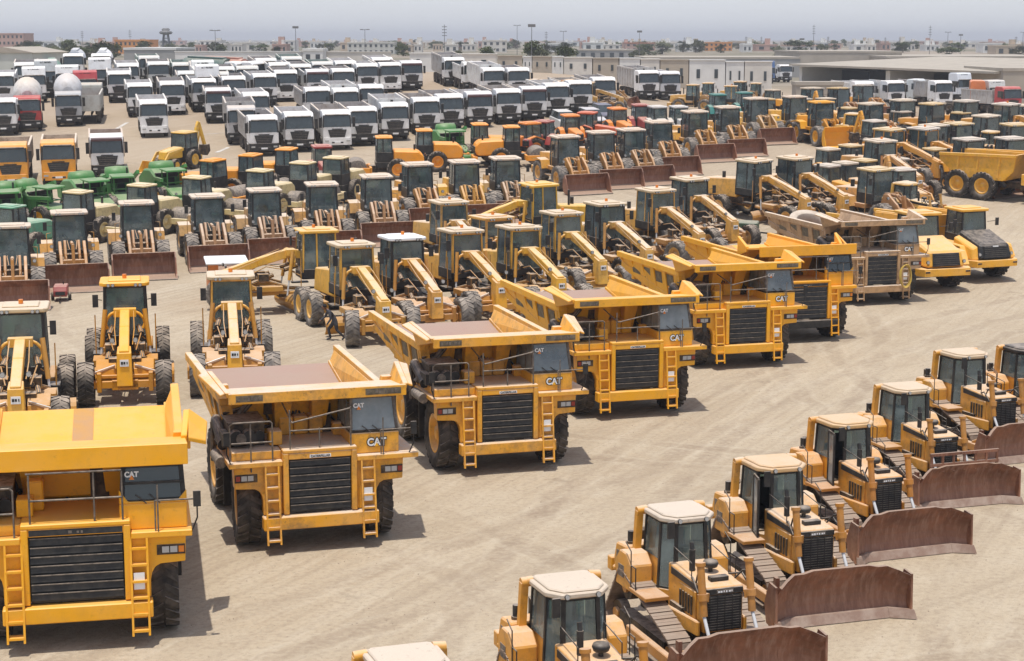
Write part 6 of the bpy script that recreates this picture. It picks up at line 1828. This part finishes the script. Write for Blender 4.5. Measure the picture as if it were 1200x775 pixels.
# ------------------------------------------------------------------ soil compactors, field machines, tractors
cmp_ = compactor()
G = 'cream soil compactors behind the loaders'
CRM = (.72, .58, .27, .45)
for i, (u, v) in enumerate([(12, 241), (92, 224), (167, 216), (231, 207), (305, 199), (355, 190), (394, 184)]):
    h = R(-25 + rj.uniform(-3, 3))
    put(cmp_, spot(u, v, 3.05, -.9, h), h, f'cream soil compactor seen from behind, {ORD[i]} in its row from the orange lorries', 'soil compactor', G, CRM if i else (.10, .36, .22, .3))
G = 'orange soil compactors in front of the white lorries'
ORG = (.86, .32, .012, .12)
for i, (u, v, h) in enumerate([(450, 160, -82), (497, 152, -82), (562, 145, -80), (599, 148, 98)]):
    put(cmp_, spot(u, v, 3.05, -.9, R(h)), R(h), f'orange soil compactor parked side on, {ORD[i]} from the yellow backhoe', 'soil compactor', G, ORG)
for i, (u, v, h) in enumerate([(250, 187, 60), (294, 181, 70), (336, 174, 75)]):
    put(cmp_, spot(u, v, 3.05, -.9, R(h)), R(h), f'orange soil compactor with dark cab facing the lane, {ORD[i]} behind the cream compactors', 'soil compactor', G, ORG)
fm = green_machine()
G = 'green field machines'
for i, (u, v, h) in enumerate([(8, 219, 20), (58, 214, 55), (112, 206, 35), (143, 201, 20), (203, 194, 30), (533, 149, 20)]):
    put(fm, spot(u, v, 2.86, .2, R(h)), R(h), ('green field machine under the first orange lorry', 'green field machine with round hopper in front of the second orange lorry', 'green field machine with open canopy beside the white visored lorry', 'green field machine with flat pale canopy before the tipper row', 'green field machine with tall post frame beside the backhoe', 'green field machine half hidden behind the orange compactors')[i], 'field machine', G, (.03, .20, .035, .2))
tr = tr_
G = 'red and orange tractors below the white lorries'
for i, (u, v, h, c) in enumerate([(377, 170, 15, 0), (637, 141, -30, 0), (621, 143, -60, 2), (668, 134, 15, 2), (688, 131, 70, 1), (723, 126, 20, 2), (750, 122, 10, 0), (770, 124, 20, 3), (795, 124, 15, 3), (841, 110, 15, 4), (872, 108, 15, 4)]):
    cc = [(.36, .03, .03, .3), (.60, .09, .02, .2), (.80, .24, .015, .15), (.6, .6, .58, .3), (.02, .22, .20, .2)][c]
    nm = ['red', 'vermilion', 'orange', 'pale grey', 'teal'][c]
    put(tr, spot(u, v, 2.9, 0, R(h)), R(h), f'{nm} farm tractor, {ORD[i]} along the line below the white lorries', 'tractor', G, cc)
put(bh, spot(216, 154, 2.9, .05, R(-28)), R(-28), 'yellow backhoe loader with raised boom standing alone in the lorry park', 'backhoe loader', None, (.80, .46, .03, .35))
sv_ = suv()
for i, (u, v, c) in enumerate([(668, 150, (.55, .56, .54, .2)), (700, 147, (.50, .50, .52, .2)), (715, 141, (.10, .11, .16, .1))]):
    put(sv_, at(u, v + 6), R(12), ('pale silver car parked behind the first lane side loader', 'white roofed car parked behind the second lane side loader', 'dark blue car parked among the red tractors')[i], 'car', 'cars among the tractors', c)

# ------------------------------------------------------------------ person and small carts
pe = person()
place(pe, at(393, 399), R(-72))
tag(pe, 'person in dark clothes stooping in mid stride beside a grader wheel', 'person')
cp_ = compressor()
put(cp_, at(72, 352), R(10), 'small dark red towed compressor behind the white roofed grader', 'compressor', None, (.28, .02, .025, .3))
ct = welfare_cart()
put(ct, spot(265, 305, 2.1, 0, R(12)), R(12), 'low cart with orange red body and flat white roof behind the old grader', 'cart', None, (.70, .20, .03, .2))
b = MB(); b.lathe([(.2, -.14), (.34, -.14), (.42, -.06), (.42, .06), (.34, .14), (.2, .14)], (0, 0, .42), RUBBER, 20, 'x', True); b.cyl((-.1, 0, .42), (.1, 0, .42), .2, REDL, 12)
w1 = b.done('spare_wheel'); place(w1, at(856, 283), R(20)); tag(w1, 'loose wheel with red rim standing on the lane beside a towed generator', 'wheel')
gen = thing('towed_generator'); CUR[0] = (.02, .09, .05, .3)
for s in (-1, 1): wheel(gen, s * .6, 0, .33, .22, RUBBER, RAIL, 14)
b = MB(); b.box(-.5, .5, -.8, .8, .5, 1.15, PAINT); b.done('hood', gen, .06)
b = MB(); b.bar((0, -.8, .5), (0, -2.4, .4), .09, .09, BLACK); b.cyl((0, -2.2, .42), (0, -2.2, .02), .05, BLACK, 8); b.done('tow_bar', gen)
b = MB(); b.box(-.35, .35, .8, .83, .65, 1.0, GRIL); b.done('grille', gen)
remember(gen)
put(gen, at(873, 281), R(75), 'dark green towed generator with long tow bar on the open lane', 'generator')

# ------------------------------------------------------------------ lorries
t_w = lorry('tipper', 1.0); t_h = lorry('tipper', 1.22); t_l = lorry('tipper', .85, cover=True); t_v = lorry('tipper', .9, visor=True); t_o = lorry('tipper', .9, False); t_wb = lorry('tipper', 1.05, False)
mx = lorry('mixer'); bx_ = lorry('box', hr=.9); un = lorry('unit', hr=.5); tk = lorry('tank')
GREYB = (.46, .45, .43, .4); WHB = (.74, .74, .71, .3)
BODY = ('tipper_body', 'drum', 'box_body', 'tank', 'hopper')


def truck(pr, u, v, lab, c1=WHT, c2=None, h=None, roof=2.95, cat='lorry', G=None):
    h = R(13 + rj.uniform(-2, 2)) if h is None else R(h)
    return put(pr, spot(u, v, roof, .55, h), h, lab, cat, G, c1, c2, BODY)


OL = (.80, .33, .015, .25)
truck(t_o, 12, 168, 'orange tipper lorry cut by the picture edge beside another orange lorry', OL, (.62, .50, .36, .7), G='orange tipper lorries')
truck(t_o, 68, 165, 'orange tipper lorry with pale cab roof between the white visored lorry and its twin', OL, (.62, .50, .36, .7), G='orange tipper lorries')
truck(t_v, 125, 158, 'white tipper lorry with brown sun visor next to the orange lorries', WHT, (.45, .35, .28, .5))
truck(mx, 32, 112, 'concrete mixer with red cab and white drum', (.42, .02, .025, .15), (.60, .59, .56, .5), cat='mixer lorry')
truck(mx, 80, 107, 'concrete mixer with silver grey cab and grey drum', (.40, .42, .43, .2), (.55, .55, .55, .3), cat='mixer lorry')
truck(t_w, 3, 116, 'white lorry cut by the picture edge beside the red mixer')
truck(t_wb, 180, 118, 'white tipper lorry parked alone in front of the second row', WHT, WHB)
G = 'white tipper lorries in the long front row'
FR = [(308, 136), (350, 132), (394, 130), (425, 126), (462, 121), (499, 115), (527, 111), (561, 108), (595, 105), (625, 102), (652, 98), (679, 95), (707, 91)]
for i, (u, v) in enumerate(FR):
    truck([t_w, t_w, t_wb, t_w, t_h, t_w, t_w, t_v, t_w, t_v, t_w, t_w, t_w][i], u, v, f'white tipper lorry, {ORD[i]} in the long front row counted from the painted parking line', WHT, [GREYB, WHB, (.50, .48, .44, .5)][i % 3], G=G)
truck(t_h, 759, 83, 'white high sided lorry standing past the end of the front row', WHT, GREYB)
truck(t_w, 784, 84, 'white lorry with blue grey bumper beside the portable cabins, last of the lorries', (.70, .71, .72, .2), WHB)
truck(t_h, 283, 125, 'grey high sided trailer lorry behind the first white tipper of the front row', (.5, .5, .5, .4), GREYB)
G = 'white lorries in the second row'
SR = [(164, 98), (202, 96), (239, 93), (274, 90), (300, 109), (372, 103), (435, 100), (256, 104), (405, 104)]
for i, (u, v) in enumerate(SR): truck([t_w, t_wb, t_w, t_w, t_w, t_l, t_l, t_v, t_h][i], u, v, f'white tipper lorry, {ORD[i]} in the broken second row from the grey mixer', WHT, [WHB, GREYB][i % 2], G=G)
G = 'white lorries in the third row'
TR = [(310, 87), (335, 83), (372, 82), (402, 81), (430, 75), (457, 74), (482, 72), (532, 68), (578, 80), (607, 80)]
for i, (u, v) in enumerate(TR): truck([t_w, t_wb, t_v, t_w, t_w, t_wb, t_v, t_h, t_h, t_w][i], u, v, f'white lorry, {ORD[i]} along the third row counted from the grey mixer', WHT, [WHB, GREYB][i % 2], G=G)
truck(bx_, 117, 68, 'tall white box lorry with high cab roof behind the grey mixer', WHT, WHT, roof=3.85, cat='box lorry')
truck(un, 40, 84, 'white tractor unit behind the red mixer', cat='lorry'); truck(un, 79, 82, 'white tractor unit with flat dark windscreen behind the grey mixer')
truck(t_w, 3, 86, 'white lorry at the picture edge behind the mixers')
truck(t_l, 106, 97, 'low grey flat sided lorry facing away behind the grey mixer', (.40, .41, .38, .4), (.48, .48, .44, .3), h=190)
PT = put(un, spot(100, 83, 3.45, .55, R(15)), R(15), 'painted lorry cab in blue, red and orange beside the tall white box lorry', 'lorry', None, (.10, .16, .45, .1))
G = 'white lorries at the back of the lorry park'
BR = [(150, 75), (186, 73), (215, 74), (243, 76), (262, 79), (290, 78), (328, 74), (352, 76), (378, 73), (405, 72), (238, 71), (175, 66), (555, 73), (312, 69), (342, 67), (448, 68), (30, 74), (54, 70), (140, 84), (222, 84), (255, 85)]
for i, (u, v) in enumerate(BR): truck([t_wb, t_w, t_wb, bx_, t_w, t_l, t_w][i % 7], u, v, f'white lorry, {NTH(i)} in the crowded back row from the tall box lorry', [WHT, (.70, .72, .70, .2), (.60, .62, .60, .3)][i % 3], [WHB, GREYB, (.30, .40, .36, .3)][i % 3], G=G, roof=3.85 if i % 7 == 3 else 2.95)
for i, (u, v, c) in enumerate([(60, 76, (.06, .22, .15, .2)), (281, 71, (.05, .12, .11, .2)), (300, 71, (.40, .16, .12, .3)), (86, 62, (.50, .53, .56, .2)), (119, 62, (.75, .75, .74, .1))]):
    truck(tk, u, v, ('green tanker lorry beside the grey mixer row', 'dark green tanker lorry before the long white wall', 'reddish tanker lorry before the long white wall', 'grey tanker lorry under the dark trees', 'white tanker lorry with round drum below the dark trees')[i], WHT, c, h=[13, 60, 60, 10, 10][i], G='tankers at the back of the lorry park')
G = 'lorries in front of the warehouse'
for i, (u, v) in enumerate([(1048, 95), (1078, 93), (1104, 95), (1128, 90), (1166, 99), (1184, 102), (1012, 96), (1150, 99)]):
    truck([t_w, t_l, t_wb, un, un, t_l, t_w, un][i], u, v, f'lorry, {ORD[i]} along the warehouse front from its open bays', [WHT, (.62, .66, .66, .2), WHT, (.66, .70, .74, .1), (.6, .6, .58, .3), (.45, .04, .05, .2), WHT, (.70, .20, .06, .2)][i], [WHB, WHB, GREYB][i % 3], h=[20, 60, 20, 30, 25, 20, 10, 80][i], G=G)
for i, (u, v, c) in enumerate([(883, 76, BLUEW), (900, 77, BLUEW), (920, 76, REDR)]):
    truck([un, bx_, t_l][i], u, v, ('blue lorry cab before the white portable cabins', 'second blue lorry cab before the white portable cabins', 'pale lorry with orange striped body behind the shed wall')[i], [(.06, .16, .36, .2), (.05, .13, .30, .2), WHT][i], WHB, h=15, G='lorries by the portable cabins', roof=2.95)

# ------------------------------------------------------------------ machines parked before the portable cabins
G = 'yellow machines parked before the portable cabins'
for i, (u, v, h, kd) in enumerate([(622, 83, 60, 'l'), (645, 84, 80, 'g'), (664, 83, 70, 'l'), (676, 84, 80, 'g'), (705, 82, 70, 'l'), (808, 88, 70, 'l'), (826, 86, 75, 'l'), (845, 87, 80, 'g'), (864, 85, 60, 'l'), (882, 87, 75, 'l')]):
    pr, yy, hh, nm, ct_ = {'l': (l_rust, 1.73, 3.36, 'wheel loader', 'wheel loader'), 'b': (bh, .05, 2.9, 'backhoe loader', 'backhoe loader'), 'g': (g_old, 3.8, 3.3, 'motor grader', 'motor grader')}[kd]
    put(pr, spot(u, v, hh, yy, R(h)), R(h), f'tan {nm}, {ORD[i]} machine along the front of the portable cabins', ct_, G, (.62, .34, .06, .6), k=.78)

for o, c1, c2, sec in COLQ: recolour(o, c1, c2, sec)
# front wheels left at different locks
rs = random.Random(9)
for o, *_ in COLQ:
    if base(o.name) in ('dump_truck', 'motor_grader', 'tipper_truck', 'farm_tractor'):
        a = R(rs.choice((0, 0, rs.uniform(-11, 11), rs.uniform(-16, 16))))
        yf = {'dump_truck': 0, 'motor_grader': 0, 'tipper_truck': 1.35, 'farm_tractor': -2.3}[base(o.name)]
        for q in ALLOF[o.name]:
            if base(q.name) == 'wheel' and abs(q.location.y - yf) < .05: q.rotation_euler = (rs.uniform(0, 6.28), 0, a) if base(o.name) != 'dump_truck' else (0, 0, a * .5)
for o in ALLOF[PT.name]:
    if base(o.name) in ('chassis', 'bumper'): o.color = (.7, .25, .05, .1)
    if base(o.name) == 'cab': o.color = (.45, .05, .06, .1)

# ------------------------------------------------------------------ buildings
building('warehouse', 937, 1057, 60, 420, ROOFP, 'long pale warehouse with blank upper wall behind the open bay shed', 'warehouse', win=False, depth=40)
building('warehouse', 755, 938, 67, 380, GREYW, 'long grey shed behind the white portable cabins', 'warehouse', win=False, depth=30, roof=ROOFP)
building('warehouse', 1040, 1260, 66, 400, ROOFP, 'broad sand coloured flat shed behind the open bay warehouse', 'warehouse', win=False, depth=50)
building('warehouse', 678, 745, 58, 520, GREYW, 'grey open sided shed beyond the round trees', 'warehouse', floors=1, bays=6, depth=20, roof=ROOFP)
# the shed with open bays: its front runs away to the west
xr, zr_ = facing(1176, 84, 235); xl, zl_ = facing(937, 75.3, 306)
t = thing('warehouse'); tag(t, 'long pale shed with dark open bays under a wide flat roof', 'warehouse')
A, Bp = Vector((xr, 235, 0)), Vector((xl, 306, 0))
L = (Bp - A).length; an = math.atan2((A - Bp).y, (A - Bp).x)
t.location = (xl, 306, 2.8); t.rotation_euler = (0, 0, an)
H = zr_ - 2.8
b = MB(); b.box(0, L, 14, 14.3, 0, H, GREYW)
for f in (0, .5, 1.0): b.box(L * f - (0 if f == 0 else .8 if f < 1 else 1.2), L * f + (1.2 if f == 0 else .8 if f < 1 else 0), 0, 14, 0, H - .5, WHITEW)
b.done('wall', t)
b = MB(); b.hexa([(-1, -1.5, H - .3), (L + .5, -1.5, H - .3), (L + .5, 26, H + .9), (-1, 26, H + .9), (-1, -1.5, H), (L + .5, -1.5, H), (L + .5, 26, H + 1.2), (-1, 26, H + 1.2)], ROOFP); b.done('roof', t)
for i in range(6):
    b = MB(); x = 1.6 + i * (L - 3) / 6; b.box(x, x + (L - 3) / 6 - .5, 7, 7.2, 0, H - 1, OPEN); b.done('bay', t)  # near-black panels paint in the shade inside the open bays
building('warehouse', 1176, 1290, 80, 233, ROOFP, 'plain pale end wall of the shed beside its open bays', 'warehouse', win=False, depth=20, sink=2)
building('workshop', 933, 988, 96, 205, ROOFP, 'low cream site office wall among the yellow loaders', 'site office', win=False, depth=3, sink=1)
building('workshop', -30, 38, 62, 232, wallmat((.50, .52, .47), 'pale_green_cladding'), 'pale grey green shed at the picture edge behind the mixers', 'shed', win=False, depth=18, gable=True)
building('workshop', 145, 206, 56, 330, GREYW, 'grey shed below the orange apartment house', 'shed', win=False, depth=20, roof=WHITEW)
building('boundary_wall', 205, 352, 60, 300, WHITEW, 'long white wall behind the crowded lorries', 'wall', win=False, depth=.4, parapet=.15)
building('boundary_wall', 352, 458, 60.5, 302, CREAM, 'cream stretch of the long wall behind the lorries', 'wall', win=False, depth=.4, parapet=.15)
building('storage_tank', 355, 378, 57, 296, WHITEW, 'squat white block house against the long wall', 'block house', win=True, floors=1, bays=2, depth=8)
building('container', 36, 70, 75, 238, GREENW, 'dark green shipping container behind the mixers', 'container', win=False, depth=2.5, parapet=.1)
G = 'portable cabins along the far side'
PCB = [(583, 612, 65, BEIGEW), (613, 623, 66, WHITEW), (624, 646, 66, BEIGEW), (647, 660, 66, WHITEW), (661, 694, 67, CREAM), (695, 725, 68, BEIGEW), (726, 750, 68, WHITEW), (751, 773, 69, CREAM), (774, 807, 70, BEIGEW), (808, 850, 70, WHITEW), (851, 872, 72, WHITEW), (873, 905, 72, CREAM), (480, 520, 62, WHITEW), (521, 582, 63, CREAM)]
for i, (a, c, vt, m_) in enumerate(sorted(PCB, key=lambda r: r[0])):
    building('portable_cabin', a, c, vt, 251, m_, f'{ {"beige_panel": "beige", "white_render": "white", "cream_render": "cream"}[m_.name] } portable cabin, {ORD[i]} in the line counted from the white wall', 'cabin', G, floors=1, bays=2, depth=3, parapet=.12, wk=.45)

building('apartment_house', -8, 27, 39, 640, PINKW, 'three storey pink apartment house at the skyline edge', 'apartment house', floors=3, bays=7, depth=14)
building('apartment_house', 134, 175, 46.5, 560, ORANGEW, 'orange apartment house above the grey shed', 'apartment house', floors=2, bays=8, depth=14)
building('apartment_house', 234, 258, 47, 620, WHITEW, 'white house beside the twin headed lamp post', 'house', floors=2, bays=4)
building('apartment_house', 327, 345, 47, 620, WHITEW, 'white house with stair tower behind the long wall', 'house', floors=2, bays=3)
building('apartment_house', 407, 462, 49.5, 560, CREAM, 'wide cream house behind the cream stretch of wall', 'house', floors=2, bays=9)
building('apartment_house', 565, 594, 47, 620, CREAM, 'cream house with roof hut beside the round trees', 'house', floors=2, bays=4)
building('apartment_house', 733, 768, 50, 700, PINKW, 'white walled house under a red roof on the skyline', 'house', floors=2, bays=5, roof=REDR)
building('apartment_house', 826, 858, 49.5, 700, ORANGEW, 'long orange house on the skyline above the grey shed', 'house', floors=2, bays=6)
building('apartment_house', 814, 826, 50, 690, SANDW, 'brown house joined to the long orange house', 'house', floors=2, bays=2)
building('apartment_house', 921, 961, 53, 640, CREAM, 'low white house with pink roof edge above the pale warehouse', 'house', floors=1, bays=6, roof=PINKW)
building('apartment_house', 1160, 1178, 53, 700, WHITEW, 'white cube house near the tall lamp posts', 'house', floors=2, bays=3)
rh = random.Random(8)
for i in range(150):
    u = rh.uniform(-20, 1220); Y = rh.uniform(560, 1500); wpx = rh.uniform(8, 26); vt = rh.uniform(47.5, 50.5) + 2600 / Y - 1.8
    building('house', u, u + wpx, vt, Y, rh.choice((CREAM, WHITEW, SANDW, CREAM, PINKW)), 'low pale house far off in the skyline town', 'house', 'low houses of the skyline town', floors=1, bays=rh.choice((2, 2, 3)), depth=10)

# ------------------------------------------------------------------ trees and masts
rt = random.Random(21)
G = 'dark trees in the belt behind the mixers'
for i, u in enumerate([26, 35, 44, 52, 60, 68, 77, 85, 93, 100, 108, 116, 124, 131]):
    tree(u + rt.uniform(-2, 2), 60, rt.uniform(2.8, 3.6) if i not in (6, 12) else 4.4, 'dark olive tree in the dense belt behind the mixers', G, k=i % 4, Y=rt.uniform(380, 470), wide=1.5)
for u, H, lab in ((622, 4.3, 'round dark tree behind the portable cabins, larger of two'), (664, 4.1, 'round dark tree behind the portable cabins beside the mast'), (633, 3.2, 'small dark tree between the two round ones'), (570, 3.2, 'bushy dark tree beside the cream house'), (535, 2.6, 'low dark tree behind the third row of lorries')):
    tree(u, 60, H, lab, 'trees behind the portable cabins', k=int(u) % 4, Y=330, wide=1.35)
for i in range(170):
    u = rt.uniform(0, 1200); Y = rt.uniform(480, 1150)
    tree(u, 52, rt.uniform(2.4, 3.8) * (1 if i % 5 else 1.2), 'dark bushy tree standing between the houses of the skyline town', 'trees of the skyline town', k=i % 4, Y=Y, wide=rt.uniform(1.3, 2.2))
MS = [(97, 36, 62, 'mast'), (153, 35, 62, 'mast'), (195, 33, 60, 'tower'), (253, 36, 75, 'lamp'), (347, 32, 72, 'flood'), (428, 35, 72, 'lamp'), (521, 29, 72, 'mast'), (606, 30, 66, 'lamp'), (623, 30, 80, 'flood'), (640, 37, 62, 'mast'), (660, 37, 68, 'lamp'), (749, 37, 80, 'flood'), (802, 44, 60, 'mast'), (874, 43, 60, 'mast'), (892, 43, 58, 'mast'), (939, 46, 78, 'flood'), (953, 29, 64, 'mast'), (970, 43, 60, 'mast'), (1037, 44, 60, 'mast'), (1054, 44, 60, 'mast'), (1089, 30, 66, 'tower2'), (1110, 38, 66, 'lamp'), (1125, 41, 68, 'flood'), (1190, 43, 62, 'mast'), (1198, 38, 64, 'lamp')]
LB = {'mast': 'thin radio mast', 'lamp': 'twin headed lamp post', 'flood': 'floodlight mast', 'tower': 'water tower with flared tank', 'tower2': 'tall thick lattice like mast'}
NB = ['above the dark tree belt', 'beside the orange apartment house', 'over the grey shed', 'by the white house', 'before the long white wall', 'at the join of white and cream wall', 'tallest over the third lorry row', 'beside the cream house', 'through the larger round tree', 'between the round trees', 'beside the second round tree', 'over the portable cabins', 'beside the grey house', 'over the orange house', 'past the orange house', 'before the grey shed', 'tallest over the low pink edged house', 'past the pink edged house', 'over the open bays', 'second over the open bays', 'over the sand coloured shed', 'past the thick mast', 'next to the twin headed post', 'near the white cube house', 'at the skyline end']
for (u, a, c, kd), nb in zip(MS, NB): mast(u, a, c, LB[kd] + ' ' + nb, 'mast' if kd == 'tower2' else kd)
